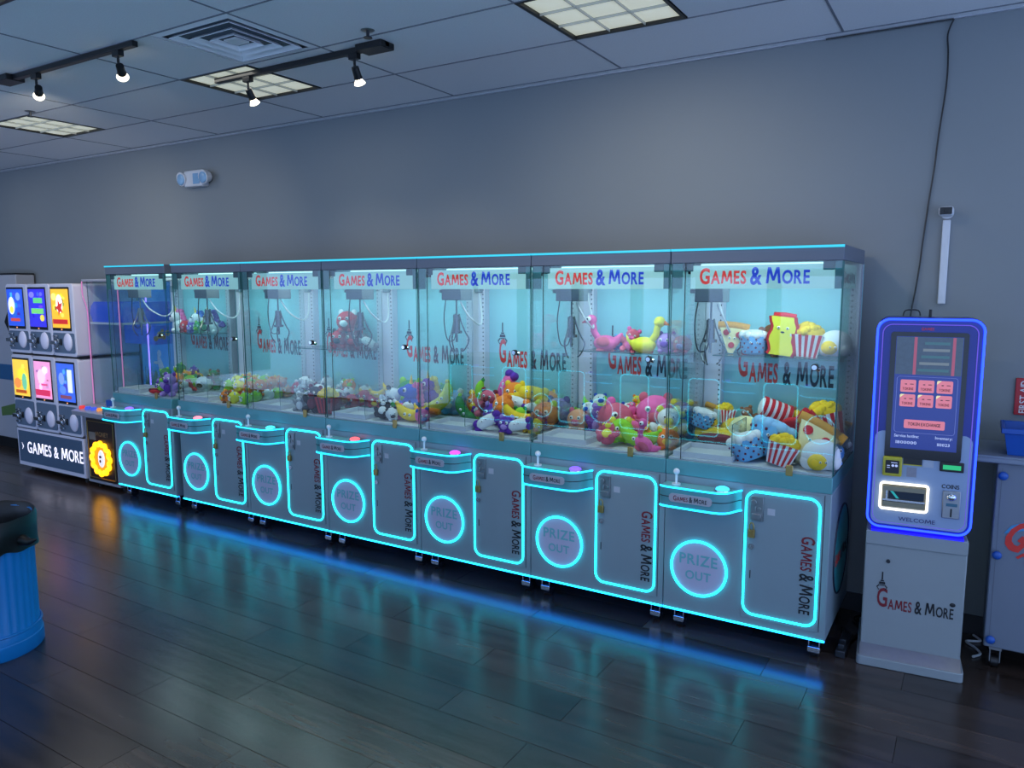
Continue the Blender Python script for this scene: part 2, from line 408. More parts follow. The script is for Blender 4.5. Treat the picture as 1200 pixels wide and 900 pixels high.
def track(x0, x1, y, heads, label, feed_right):
    t = tag(empty('track_light', (x0, y, ZC)), label, 'track light', 'black track lights')
    part('track_bar', M_BLACK, lambda b: b.box(0, x1-x0, -.018, .018, -.03, -.001), t, bevel=.003)
    fx = (x1-x0-.09) if feed_right else .09
    part('feed_box', M_BLACK, lambda b: b.box(fx-.09, fx+.09, -.055, .055, -.036, -.0015), t, bevel=.004)
    for hx, target, watts in heads:                # target: the spot on the wall it lights
        top = Vector((hx-x0, 0, -.09)); base = top+Vector((0, .01, -.025))
        ax = (Vector((target[0]-x0, YW-y, target[1]-ZC))-base).normalized()
        h = part('lamp_head', M_BLACK, lambda b: (b.box(hx-x0-.03, hx-x0+.03, -.016, .016, -.058, -.03), b.cyl((hx-x0, 0, -.058), top, .007, n=8),
                 b.cyl(top, base, .009, n=8), b.cyl(base-ax*.02, base+ax*.035, .02, .022), b.cyl(base+ax*.035, base+ax*.042, .024, .024)), t)
        part('bulb', mat('lamp_bulb', (255, 250, 235), .2, emit=(255, 244, 214), es=3.5), lambda b: (b.cyl(base+ax*.042, base+ax*.072, .016, .032, n=16), b.ball(base+ax*.071, (.028, .028, .01), 10, 6, rot=ax.to_track_quat('Z', 'Y').to_matrix())), h)
        L = bpy.data.lights.new('spot', 'SPOT'); L.energy = watts; L.color = (1, .92, .74); L.spot_size = math.radians(76); L.spot_blend = 1.0; L.shadow_soft_size = .03
        o = bpy.data.objects.new('spot', L); COL.objects.link(o); o.parent = t; o.location = base+ax*.12
        o.rotation_euler = ax.to_track_quat('-Z', 'Y').to_euler()
track(-4.74, -3.343, -1.135, [(-4.33, (-8.0, 1.5), P_SPOT*3.2), (-3.5, (-5.75, 1.7), P_SPOT*1.8)], 'black ceiling track with two lit spotlights nearer the left edge', False)
track(-3.607, -2.225, -.43, [(-3.32, (-3.5, 1.3), P_SPOT*.55), (-2.46, (-2.8, 1.3), P_SPOT*.5)], 'black ceiling track with two lit spotlights crossing a square ceiling light', True)
track(-1.9, -.5, -1.75, [(-1.6, (-1.3, 1.7), P_SPOT*1.5), (-.9, (-.8, 1.6), P_SPOT*1.2)], 'black ceiling track above and in front of the right claw machines, outside the view', True)
for i, (x, y, lb) in enumerate(((-2.2, -.61, 'small ceiling sprinkler head beside the right end of the black track'), (-5.5, -.585, 'small ceiling sprinkler head beside the far left ceiling light'))):
    t = tag(empty('sprinkler_head', (x, y, ZC)), lb, 'sprinkler')
    part('escutcheon', M_STEEL, lambda b: b.lathe([(.0, -.006), (.03, -.004), (.036, 0), (0, 0)], 16), t, key='spr1')
    part('deflector', M_DARK, lambda b: (b.cyl((0, 0, -.004), (0, 0, -.034), .008, n=8), b.cyl((0, 0, -.034), (0, 0, -.039), .022, n=12)), t, key='spr2')

# ------------------------------------------------------------------ claw machines
MW, MD = .8, .68
Z0, ZB, ZG, ZH, ZT = .115, .905, .91, 1.892, 1.963
BTN = [(120, 90, 255), (255, 130, 150), (60, 220, 235), (255, 90, 100), (190, 70, 255), (110, 80, 255), (60, 200, 255)]
NTH = ['leftmost', 'second', 'third', 'fourth', 'fifth', 'sixth', 'rightmost']
def console_outline(off=0.0, inset=0.0):
    # plan view outline, front towards -y: straight front, tight left corner, wide S curve on the right
    p = [(-.392+off, -.004), (-.392+off, -.085), (-.388+off, -.105), (-.375+off, -.115), (-.34+off, -.12), (-.2+off, -.123), (-.12+off, -.122), (-.085+off, -.116),
         (-.06+off, -.1), (-.045+off, -.08), (-.034+off, -.055), (-.024+off, -.03), (-.016+off, -.012), (-.008+off, -.004)]
    return [(x, y) for x, y in p]
def claw_machine(i, x):
    nm = NTH[i]
    lab = {0: 'white claw machine at the left end of the row, beside the yellow light wheel', 6: 'white claw machine at the right end of the row, largest in view, beside the kiosk'}.get(i, nm+' white claw machine from the left in the cyan-lit row of seven')
    t = tag(empty('claw_machine', (x+MW/2, 0, 0)), lab, 'claw machine', 'row of seven claw machines')
    h = MW/2; e = .0015
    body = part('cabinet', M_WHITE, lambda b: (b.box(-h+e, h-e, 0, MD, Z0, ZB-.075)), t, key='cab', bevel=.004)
    part('panel_seam', M_DARK, lambda b: b.box(h-.0325, h-.03, -.001, .002, .16, .82), body, key='seam', smooth=False)
    part('base_led_strip', M_LED, lambda b: b.box(-h+.004, h-.004, -.005, -.0005, Z0-.002, Z0+.0055), t, key='bled', smooth=False)
    part('added_glow_strip', M_UNDER, lambda b: b.box(-h+.004, h-.004, .002, .022, Z0-.006, Z0-.0005), t, key='under', smooth=False)  # hidden strip, added to strengthen the blue reflection on the floor
    part('deck_trim', M_TEAL, lambda b: b.box(-h+e, h-e, -.004, MD, ZB-.075, ZB), t, key='deck', bevel=.003)
    part('playfield', mat('white_playfield', (205, 208, 216), .5, var=.03), lambda b: b.box(-h+.01, h-.01, .012, MD-.03, ZB, ZB+.012), t, key='pf', smooth=False)
    # casters
    for cx in (-h+.075, h-.055):
        for cy in (.07, MD-.07):
            c = part('caster', M_CHROME, lambda b: (b.box(-.032, .032, -.03, .03, Z0-.012, Z0-.0005), b.box(-.026, -.021, -.028, .03, .04, Z0-.012), b.box(.021, .026, -.028, .03, .04, Z0-.012), b.box(-.028, .028, -.034, -.03, .035, .062)), t, key='cas', loc=(cx, cy, 0), bevel=.002)
            part('wheel', M_BLACK, lambda b: (b.cyl((-.018, .012, .034), (.018, .012, .034), .034, n=20), b.cyl((-.027, .012, .034), (.027, .012, .034), .009, n=10)), c, key='whl')
    # service door with lit outline
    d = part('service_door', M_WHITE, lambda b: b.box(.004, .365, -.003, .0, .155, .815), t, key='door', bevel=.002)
    loop = [(a, -.006, c) for a, c in rrect(.014, .352, .178, .797, .05, 7)]
    part('led_outline', M_LED, lambda b: b.tube(loop, .0055, 8, True), d, key='dled')
    cm = part('coin_mechanism', M_STEEL, lambda b: (b.box(.036, .096, -.012, -.003, .655, .775), b.cyl((.052, -.014, .745), (.052, -.02, .745), .014, n=14), b.box(.058, .064, -.02, -.012, .70, .725), b.box(.044, .088, -.022, -.012, .665, .69), b.cyl((.078, -.012, .715), (.078, -.018, .715), .009, n=10)), d, key='coin', bevel=.0015)
    part('padlock', M_BRASS, lambda b: (b.box(.03, .062, -.024, -.008, .57, .608), b.tube([(.036, -.016, .606), (.036, -.016, .63), (.041, -.016, .642), (.05, -.016, .642), (.056, -.016, .63), (.056, -.016, .606)], .0035, 6)), d, key='pad', bevel=.002)
    part('lock_cylinder', M_CHROME, lambda b: (b.cyl((.045, -.003, .522), (.045, -.012, .522), .014, n=16), b.box(.044, .046, -.013, -.011, .514, .53)), d, key='lck')
    part('instruction_sticker', mat('pale_sticker', (178, 184, 196), .5, var=.05), lambda b: b.box(.115, .15, -.004, -.003, .69, .722), d, key='stk', smooth=False)
    part('slot_mark', M_DARK, lambda b: b.box(.041, .046, -.004, -.003, .36, .4), d, key='slt', smooth=False)
    lettering(d, 'banner', .385, (.277, -.0045, .42), (M_MAROON, M_INK), spin=PI/2, xs=.66, bold=.016)
    # prize outlet
    pr = part('prize_door', M_DISC, lambda b: b.cyl((-.213, .002, .357), (-.213, -.004, .357), .137, n=40), t, key='prz')
    part('led_ring', M_LED, lambda b: b.tube([(-.213+.142*math.cos(2*PI*k/48), -.007, .357+.142*math.sin(2*PI*k/48)) for k in range(48)], .006, 8, True), pr, key='ring')
    lettering(pr, 'PRIZE', .2, (-.213, -.0052, .374), (M_TEALTXT,), xs=.95, bold=.02)
    lettering(pr, 'OUT', .135, (-.213, -.0052, .296), (M_TEALTXT,), xs=.95, bold=.02)
    # control console
    co = console_outline()
    cs = part('control_console', M_TEAL, lambda b: b.prism(co, .70, .788, 'z'), t, key='cons')
    for z, r in ((.793, .0045), (.694, .005)):
        part('led_edge', M_LEDEDGE, lambda b: b.tube([(a, c-.002, z) for a, c in co[2:]], r, 8), cs, key=('cled', z))
    part('top_plate', mat('aqua_gloss_top', (120, 190, 196), .2, var=.03), lambda b: b.prism([(a*.985-.003, c*.95-.001) for a, c in co], .788, .792, 'z'), cs, key='ctop')
    part('groove', M_DARK, lambda b: b.tube([(a, c-.0015, .745) for a, c in co], .0022, 6), cs, key='cgrv')
    npl = part('name_plate', mat('silver_plate', (176, 178, 190), .4, .2, var=.03), lambda b: b.prism(rrect(-.335, -.12, .722, .765, .018), -.1265, -.1215), cs, key='npl')
    lettering(cs, 'banner', .17, (-.2275, -.1275, .731), (M_MAROON, M_INK), xs=.7, bold=.016, name='lettering')
    js = part('joystick', mat('white_ball_top', (225, 232, 240), .25, var=.02), lambda b: (b.cyl((-.325, -.05, .792), (-.325, -.05, .798), .022, n=16), b.cyl((-.325, -.05, .798), (-.325, -.05, .845), .006, n=10), b.ball((-.325, -.05, .858), .0165, 14, 10)), cs, key='joy')
    bt = part('push_button', emis('button_glow_%d' % i, BTN[i], 2.2), lambda b: b.lathe([(0, .813), (.02, .812), (.031, .806), (.034, .798), (.034, .792)], 20, (-.09, -.055, 0)), cs, key=('btn', i))
    part('button_collar', M_CHROME, lambda b: b.lathe([(.034, .7995), (.039, .7985), (.041, .792)], 20, (-.09, -.055, 0)), cs, key='bcol')
    # upper frame
    post_l = (-h+e, -h+.1); post_r = (h-.05, h-e)
    for a, c in (post_l, post_r):
        po = part('corner_post', M_POST, lambda b: b.box(a, c, MD-.09, MD-.03, ZB+.012, ZH), t, key=('post', a), bevel=.003)
        def holes(b):
            for k in range(30): b.box(c-.016 if a < 0 else a+.008, c-.008 if a < 0 else a+.016, MD-.0912, MD-.0895, 1.0+k*.028, 1.008+k*.028)
        part('mounting_holes', M_DARK, holes, po, key=('hole', a), smooth=False)
    bp = part('back_panel', M_BACK, lambda b: b.box(-h+e, h-e, MD-.03, MD, ZB, ZH), t, key='back', smooth=False)
    lettering(bp, 'wall_logo', .515, (.035, MD-.031, 1.252), (M_RED, M_NAVY), xs=.37, bold=.03)
    claw_emblem(bp, (-.195, MD-.0315, 1.43), .115)
    hd = part('header', M_HEAD, lambda b: b.box(-h+e, h-e, 0, MD, ZH, ZT), t, key='head', bevel=.004)
    part('led_strip', M_LEDTOP, lambda b: b.box(-h+.002, h-.002, -.006, -.0005, ZT-.012, ZT-.001), hd, key='hled', smooth=False)
    # glass
    part('front_glass', [M_GLASS, M_EDGE], lambda b: b.pane(-h+.008, h-.008, .0015, .0075, ZG, ZH), t, key='gf', smooth=False)
    for sx in (-1, 1):
        part('side_glass', [M_GLASS, M_EDGE], lambda b: b.pane(sx*(h-.0045)-.003, sx*(h-.0045)+.003, .012, MD-.032, ZG, ZH), t, key=('gs', sx), smooth=False)
    part('glass_seal', M_DARK, lambda b: (b.box(-h+.075, -h+.079, -.0005, .0015, ZG, ZH)), t, key='seal', smooth=False)
    lk = part('glass_lock', M_BLACK, lambda b: b.cyl((.298, .0015, 1.412), (.298, -.016, 1.412), .016, n=16), t, key='glk')
    part('lock_face', M_CHROME, lambda b: (b.cyl((.298, -.016, 1.412), (.298, -.021, 1.412), .0115, n=16), b.cyl((.303, .008, 1.406), (.32, .008, 1.402), .01, n=8)), lk, key='glf')
    part('hasp', M_BRASS, lambda b: b.box(.19, .222, -.008, .0014, .893, .945), t, key='hasp', bevel=.003)
    for a in (-.338, .31):
        part('hinge_block', mat('teal_dark_plastic', (46, 74, 80), .5, var=.05), lambda b: b.box(a, a+.05, .0085, .03, ZH-.04, ZH-.0005), t, key=('hng', a), bevel=.003)
    for a, c in ((-h+.004, -h+.06), (h-.038, h-.004)):
        part('corner_bracket', mat('teal_bracket', (52, 112, 112), .3, var=.05), lambda b: b.box(a, c, .0085, .012, 1.768, ZH-.0005), t, key=('cbr', a), smooth=False)
    # illuminated banner
    bn = part('banner_sign', M_SIGN, lambda b: b.box(-.3, .36, .0125, .0165, 1.768, ZH-.012), t, key='ban', smooth=False)
    lettering(bn, 'banner', .515, (.003, .0118, 1.793), (M_SIGNRED, M_SIGNBLUE), xs=.7, bold=.028)
    if i == 6:
        sb = part('side_banner', M_SIGN, lambda b: b.box(h-.018, h-.014, .06, .5, 1.768, ZH-.012), t, smooth=False)
        lettering(sb, 'banner', .36, (h-.0135, .29, 1.793), (M_MAROON, M_NAVY), rot=(0, 0, PI/2), xs=.7, bold=.016)
        sk = part('side_sticker', mat('teal_sticker', (52, 150, 158), .35, var=.04), lambda b: b.cyl((h-.001, .36, .47), (h+.0015, .36, .47), .225, n=48), t)
        part('sticker_rim', M_NAVY, lambda b: b.tube([(h+.001, .36+.225*math.cos(2*PI*k/48), .47+.225*math.sin(2*PI*k/48)) for k in range(48)], .005, 6, True), sk)
        lettering(sk, 'banner', .36, (h+.0025, .36, .42), (M_RED, M_INK), rot=(0, 0, PI/2), xs=.6)
    # gantry and claw
    gx, gy = -.25, .2
    g = part('gantry', M_DARK, lambda b: (b.box(-h+.03, h-.05, gy-.02, gy-.008, ZH-.05, ZH-.03), b.box(-h+.03, h-.05, gy+.008, gy+.02, ZH-.05, ZH-.03)), t, key='gan')
    mt = part('trolley_box', mat('grey_motor_box', (104, 112, 120), .35, .4, var=.06), lambda b: (b.box(gx-.07, gx+.075, gy-.06, gy+.06, 1.70, 1.84), b.box(gx-.1, gx-.07, gy-.045, gy+.045, 1.745, 1.765)), t, key='trol', bevel=.004)
    hub = 1.56
    cl = part('claw', M_CLAW, lambda b: (b.cyl((gx, gy, 1.70), (gx, gy, hub+.04), .005, n=8), b.cyl((gx, gy, hub+.05), (gx, gy, hub-.05), .022, n=16), b.cyl((gx, gy, hub-.05), (gx, gy, hub-.065), .034, n=16), b.cyl((gx, gy, hub-.065), (gx, gy, hub-.12), .007, n=8)), t, key='claw')
    for k in range(3):
        a = k*2*PI/3+.5; ca, sa = math.cos(a), math.sin(a)
        pts = [(gx+ca*r, gy+sa*r, hub+dz) for r, dz in ((.016, .055), (.03, .0), (.055, -.06), (.075, -.095), (.07, -.13), (.05, -.165), (.035, -.178))]
        part('claw_prong', M_CLAW, lambda b: b.tube(smoothpath(pts, 4), .0045, 6), cl, key=('prong', k))
    part('cable', mat('white_cable', (214, 218, 222), .4, var=.02), lambda b: b.tube(smoothpath([(gx+.03, gy, 1.69), (gx+.06, gy+.05, 1.6), (gx+.05, gy+.18, 1.54), (gx-.01, gy+.3, 1.58), (gx-.07, gy+.37, 1.7), (-.335, MD-.095, 1.77)], 5), .0055, 6), t, key='cab1')
    part('cable', M_BLACK, lambda b: b.tube(smoothpath([(gx-.06, gy-.03, 1.70), (gx-.075, gy-.03, 1.58), (gx-.06, gy-.02, 1.46), (gx-.025, gy, 1.45), (gx-.005, gy, 1.5)], 5), .0035, 6), t, key='cab2')
    part('cable_socket', M_WHITE, lambda b: b.box(-.36, -.31, MD-.12, MD-.0905, 1.745, 1.8), t, key='sock', bevel=.004)
    # prize chute
    fz = ZB+.012
    ch = part('prize_chute', mat('white_chute', (196, 200, 210), .45, var=.03), lambda b: (b.box(-.375, -.07, .03, .045, fz, fz+.03), b.box(-.375, -.07, .275, .29, fz, fz+.03), b.box(-.375, -.36, .045, .275, fz, fz+.03), b.box(-.085, -.07, .045, .275, fz, fz+.03), b.box(-.36, -.085, .045, .275, fz, fz+.004)), t, key='chute', bevel=.003)
    part('chute_wall', [M_ACRYL, M_EDGE], lambda b: (b.pane(-.0775, -.0735, .03, .29, fz+.0305, fz+.19), b.pane(-.36, -.08, .281, .285, fz+.0305, fz+.19)), ch, key='chw', smooth=False)
    # shelf
    if i in SHELF:
        z = SHELF[i]
        sh = part('glass_shelf', [M_ACRYL, M_EDGE], lambda b: b.pane(-.29, .345, .38, MD-.033, z-.006, z), t, key=('sh', z), smooth=False)
        for a in (-.25, .3): part('shelf_bracket', M_WHITE, lambda b: b.box(a, a+.03, MD-.06, MD-.033, z-.032, z-.0065), sh, key=('br', a, z), bevel=.003)
    # interior lamp under the header
    part('lamp_bar', mat('lamp_diffuser', (235, 250, 250), .4, emit=(190, 250, 255), es=1.5), lambda b: b.box(-.3, .3, .17, .23, ZH-.014, ZH-.001), hd, key='lbar', smooth=False)
    L = bpy.data.lights.new('interior_lamp', 'AREA'); L.shape = 'RECTANGLE'; L.size = .62; L.size_y = .2; L.energy = P_INNER; L.color = (.68, .95, 1)
    o = bpy.data.objects.new('interior_lamp', L); COL.objects.link(o); o.parent = t; o.location = (0, .2, ZH-.025); o.rotation_euler = (math.radians(14), 0, 0)
    return t
SHELF = {0: 1.40, 2: 1.33, 5: 1.405, 6: 1.415}
MX = [-5.68]+[-4.8+.8*k for k in range(6)]
for i, x in enumerate(MX): claw_machine(i, x)

# ------------------------------------------------------------------ plush toys
def fab(c):
    return mat('plush_%d_%d_%d' % c, c, .95, var=.1, scale=55, bump=.5)
EYEW = mat('eye_white', (240, 240, 240), .3, var=.01); EYEB = mat('eye_black', (12, 12, 14), .25, var=.01)
WHITE, CREAM, RED, MAR, YEL, LEM, ORA, LIM, GRN, PUR, LIL, PNK, ROS, BLU, SKY, BRN, BLK, GRY, PEA = (232, 232, 234), (240, 226, 170), (206, 36, 46), (122, 26, 44), (250, 206, 40), (236, 226, 70), (250, 132, 36), (150, 210, 50), (48, 140, 66), (98, 44, 160), (178, 140, 214), (242, 104, 168), (214, 96, 120), (52, 84, 190), (110, 176, 226), (142, 88, 54), (26, 26, 32), (150, 152, 160), (244, 168, 128)
def eyes(b_c, r, y, z, dx):     # list of (name, material, fn)
    out = []
    for s in (-1, 1):
        out.append(('eye', [EYEW, EYEB], lambda b, s=s: (b.ball((s*dx, y, z), r, 10, 6), b.ball((s*dx, y-r*.62, z), r*.55, 8, 5, mi=1))))
    return out
def K_round(c):
    body = lambda b: (b.ball((0, 0, 0), (1, .95, .92), 16, 10), b.ball((-.45, -.4, -.72), (.32, .4, .22), 10, 6), b.ball((.45, -.4, -.72), (.32, .4, .22), 10, 6))
    return body, [('ear', fab(c[1]), lambda b, s=s: b.ball((s*.62, 0, .78), (.26, .16, .3), 10, 6)) for s in (-1, 1)]+[('snout', fab(c[1]), lambda b: b.ball((0, -.82, -.12), (.42, .25, .3), 10, 6))]+eyes(0, .16, -.84, .3, .34)
def K_bear(c):
    def body(b):
        b.ball((0, 0, -.3), (.66, .58, .68), 14, 9); b.ball((0, -.08, .5), (.58, .54, .52), 14, 9)
        for s in (-1, 1):
            b.ball((s*.68, -.15, -.1), (.24, .24, .42), 10, 7, rot=Matrix.Rotation(s*.7, 3, 'Y')); b.ball((s*.46, -.42, -.78), (.26, .46, .24), 10, 7)
    return body, [('ear', fab(c[1]), lambda b, s=s: b.ball((s*.44, -.02, .95), (.2, .13, .2), 10, 6)) for s in (-1, 1)]+[('snout', fab(c[1]), lambda b: b.ball((0, -.58, .38), (.26, .2, .2), 10, 6)), ('belly', fab(c[1]), lambda b: b.ball((0, -.42, -.3), (.42, .22, .45), 10, 6))]+eyes(0, .1, -.56, .62, .22)
def K_bone(c):
    body = lambda b: b.tube([(x, 0, .06*math.cos(x*2)) for x in (-1, -.8, -.4, 0, .4, .8, 1)], .5, 12, radii=[.3, .44, .5, .52, .5, .44, .3])
    return body, [('end_tuft', fab(c[1]), lambda b, s=s: (b.ball((s*1.02, 0, .22), (.36, .42, .36), 10, 7), b.ball((s*1.02, -.1, -.24), (.36, .42, .34), 10, 7))) for s in (-1, 1)]+eyes(0, .1, -.46, .2, .2)
def K_banana(c):
    pts = [(1.3*math.sin(a), 0, .9-1.3*math.cos(a)) for a in [(-1.05+.21*k) for k in range(11)]]
    body = lambda b: b.tube(pts, .4, 10, radii=[.1, .24, .34, .39, .41, .42, .41, .39, .34, .24, .1])
    return body, [('tip', fab(c[1]), lambda b, k=k: b.ball(pts[k], .16, 8, 6)) for k in (0, 10)]+eyes(0, .11, -.4, -.3, .2)
def K_muffin(c):
    body = lambda b: (b.lathe([(.0, -.85), (.72, -.85), (.8, -.75), (.98, .3), (.96, .38), (0, .38)], 20))
    def frost(b):
        b.ball((0, 0, .42), (1.0, 1.0, .38), 18, 8)
        for k in range(9): b.ball((.78*math.cos(k*.7), .78*math.sin(k*.7), .42), .3, 8, 6)
    def dots(b):
        for j in range(4):
            for k in range(11):
                a = k*2*PI/11+j*.29; z = -.65+j*.27; r = .8+.18*(z+.75)/1.05+.01
                b.ball((r*math.cos(a), r*math.sin(a), z), .07, 6, 4)
    return body, [('frosting', fab(c[1]), frost), ('polka_dots', fab((110, 30, 60)), dots)]+eyes(0, .07, -.93, -.05, .22)
def K_pizza(c):
    out = [(-.9, .72), (.9, .72), (.16, -.95), (-.16, -.95)]
    body = lambda b: b.prism(out, -.22, .22)
    def pep(x, z): return ('pepperoni', fab(RED), lambda b: b.cyl((x, -.2, z), (x, -.28, z), .2, n=12))
    return body, [('crust', fab((214, 150, 62)), lambda b: b.tube([(-1, 0, .78), (-.5, 0, .84), (0, 0, .86), (.5, 0, .84), (1, 0, .78)], .27, 10)), pep(-.42, .38), pep(.4, .3), pep(0, -.42)]+eyes(0, .08, -.22, .05, .16)
def K_popcorn(c):
    body = lambda b: b.add([(-.62, -.5, -.95), (.62, -.5, -.95), (.62, .5, -.95), (-.62, .5, -.95), (-.88, -.68, .3), (.88, -.68, .3), (.88, .68, .3), (-.88, .68, .3)], [(0, 1, 2, 3), (4, 5, 6, 7), (0, 1, 5, 4), (1, 2, 6, 5), (2, 3, 7, 6), (3, 0, 4, 7)])
    def st(k):
        u0, u1 = -1+k*.4+.1, -1+k*.4+.3
        return ('stripe', fab(RED), lambda b: (b.add([(u0*.62, -.515, -.94), (u1*.62, -.515, -.94), (u1*.88, -.695, .3), (u0*.88, -.695, .3), (u0*.62, -.47, -.94), (u1*.62, -.47, -.94), (u1*.88, -.65, .3), (u0*.88, -.65, .3)], [(0, 1, 2, 3), (4, 7, 6, 5), (0, 4, 5, 1), (1, 5, 6, 2), (2, 6, 7, 3), (3, 7, 4, 0)])))
    def top(b):
        b.ball((0, 0, .35), (.86, .68, .5), 14, 8)
        r = random.Random(3)
        for k in range(22): a = r.random()*6.28; q = r.random()**.5; b.ball((.75*q*math.cos(a), .6*q*math.sin(a), .4+.4*(1-q*q)), .24, 7, 5)
    return body, [st(k) for k in range(5)]+[('popcorn_top', fab(YEL), top)]
def K_fries(c):
    n = 9; L = [(-.55+.09*math.sin(k*1.4), -1+k*.25) for k in range(n)]; R = [(.55+.09*math.sin(k*1.4), -1+k*.25) for k in range(n)]
    body = lambda b: b.prism(L+R[::-1], -.16, .16)
    return body, [('edge_band', fab(c[1]), lambda b, S=S: b.tube([(x, 0, z) for x, z in S], .16, 8)) for S in (L, R)]+[('edge_band', fab(c[1]), lambda b: b.tube([(-.55, 0, 1.02), (0, 0, 1.06), (.55, 0, 1.02)], .17, 8))]+[('mouth', EYEB, lambda b: b.ball((0, -.17, .2), (.1, .04, .05), 8, 5))]+eyes(0, .08, -.17, .42, .22)
def K_bird(c):
    body = lambda b: (b.ball((.1, 0, -.5), (.75, .55, .48), 14, 9), b.tube(smoothpath([(-.3, 0, -.3), (-.62, 0, .1), (-.7, 0, .45), (-.8, 0, .75)], 4), .2, 10), b.ball((-.84, 0, .85), (.34, .3, .32), 12, 8), b.tube([(.7, 0, -.4), (1.0, 0, -.15), (1.15, 0, .1)], .16, 8, radii=[.28, .2, .08]))
    return body, [('beak', fab(c[1]), lambda b: b.cyl((-1.05, 0, .82), (-1.45, 0, .68), .16, .03, 10)), ('wing', fab(c[1]), lambda b: b.ball((.15, -.5, -.4), (.45, .14, .3), 10, 6)), ('foot', fab(c[1]), lambda b: b.ball((-.1, -.3, -.9), (.3, .24, .1), 10, 6))]+[('eye', [EYEW, EYEB], lambda b: (b.ball((-.9, -.26, .92), .16, 10, 6), b.ball((-.92, -.38, .92), .07, 8, 5, mi=1)))]
def K_unicorn(c):
    def body(b):
        b.ball((0, 0, -.4), (.72, .6, .56), 14, 9); b.ball((-.3, -.1, .35), (.55, .48, .5), 14, 9); b.ball((-.75, -.15, .18), (.38, .34, .3), 10, 7)
        for s in (-1, 1): b.ball((s*.4-.05, -.35, -.8), (.22, .3, .2), 10, 6)
    return body, [('horn', fab(YEL), lambda b: b.cyl((-.4, -.12, .78), (-.52, -.14, 1.35), .13, .02, 8)), ('mane', fab(c[1]), lambda b: [b.ball((.05+.12*k, .02, .78-.26*k), .27, 8, 6) for k in range(4)]), ('tail', fab(c[1]), lambda b: b.tube([(.6, 0, -.3), (.9, 0, -.1), (1.05, 0, -.4)], .2, 8)), ('ear', fab(c[1]), lambda b: b.cyl((-.12, -.2, .75), (-.08, -.25, 1.1), .16, .03, 8))]+[('eye', [EYEW, EYEB], lambda b: (b.ball((-.48, -.5, .42), .15, 10, 6), b.ball((-.5, -.61, .42), .085, 8, 5, mi=1)))]
def K_egg(c):
    body = lambda b: (b.ball((0, 0, 0), (1.0, .8, .85), 16, 10), b.ball((.55, -.1, -.3), (.5, .6, .5), 12, 8), b.ball((-.55, 0, -.35), (.5, .6, .5), 12, 8))
    return body, [('yolk', fab(c[1]), lambda b: b.ball((-.25, -.68, -.25), (.5, .35, .45), 12, 8))]+eyes(0, .07, -.98, -.2, .15)
def K_roll(c):
    body = lambda b: b.tube([(x, 0, 0) for x in (-1, -.92, -.5, 0, .5, .92, 1)], .6, 16, radii=[.3, .52, .6, .62, .6, .52, .3])
    return body, [('stripe', fab(c[1]), lambda b, x=x: b.tube([(x-.1+.12*0, 0, 0), (x+.1, 0, 0)], .64, 16, radii=[.635, .635])) for x in (-.75, -.37, 0, .37, .75)]
def K_dog(c):   # hot dog like: long bun, sausage, zigzag
    body = lambda b: (b.ball((0, -.3, -.12), (1.25, .3, .36), 16, 8), b.ball((0, .3, -.12), (1.25, .3, .36), 16, 8))
    return body, [('sausage', fab(c[1]), lambda b: b.tube([(-1.4, 0, .1), (-.7, 0, .16), (0, 0, .18), (.7, 0, .16), (1.4, 0, .1)], .3, 10)), ('mustard', fab(YEL), lambda b: b.tube([(-1.1+.22*k, (-.1 if k % 2 else .1), .47) for k in range(11)], .06, 6))]
KINDS = dict(round=K_round, bear=K_bear, bone=K_bone, banana=K_banana, muffin=K_muffin, pizza=K_pizza, popcorn=K_popcorn, fries=K_fries, bird=K_bird, unicorn=K_unicorn, egg=K_egg, roll=K_roll, dog=K_dog)
PN = dict(round='plush_animal', bear='plush_bear', bone='plush_candy', banana='plush_banana', muffin='plush_cupcake', pizza='plush_pizza', popcorn='plush_popcorn', fries='plush_fries', bird='plush_bird', unicorn='plush_unicorn', egg='plush_egg', roll='plush_roll', dog='plush_hot_dog')
TOYS = []
def toy(kind, loc, s, cols, label, group, rot=(0, 0, 0)):
    body, parts = KINDS[kind](cols); key = (kind,)+tuple(cols)
    o = part(PN[kind], fab(cols[0]), body, None, key=key, loc=loc, rot=rot, scale=s, ang=60)
    tag(o, label, 'plush toy', group); TOYS.append((Vector(loc), s))
    for k, (n, m, fn) in enumerate(parts): part(n, m, fn, o, key=key+(k,), ang=60)
    return o
FZ = ZB+.012
# rightmost machine: shelf row
G7 = 'plush toys on the shelf of the rightmost claw machine'; S7 = 1.4155
toy('pizza', (-.62, .5, S7+.082), .082, (CREAM,), 'plush pizza slice at the left end of the shelf in the rightmost claw machine', G7, (0, .1, .2))
toy('muffin', (-.50, .5, S7+.072), .08, (SKY, WHITE), 'upright sky blue polka dot cupcake plush on the shelf beside the pizza slice', G7, (0, 0, .2))
toy('bear', (-.405, .545, S7+.083), .085, (BRN, BRN), 'brown plush bear lying behind the yellow packet on the rightmost shelf', G7, (.2, -.5, .3))
toy('fries', (-.345, .44, S7+.108), .1, (LEM, RED), 'yellow wavy plush with red border leaning on the shelf of the rightmost machine', G7, (0, .1, .1))
toy('popcorn', (-.235, .5, S7+.09), .093, (WHITE,), 'red and white striped popcorn plush on the shelf of the rightmost claw machine', G7, (0, .05, .15))
toy('egg', (-.095, .5, S7+.075), .08, (WHITE, YEL), 'white plush egg with yellow yolk at the right end of the shelf', G7)
G7b = 'plush toys in the pile of the rightmost claw machine'
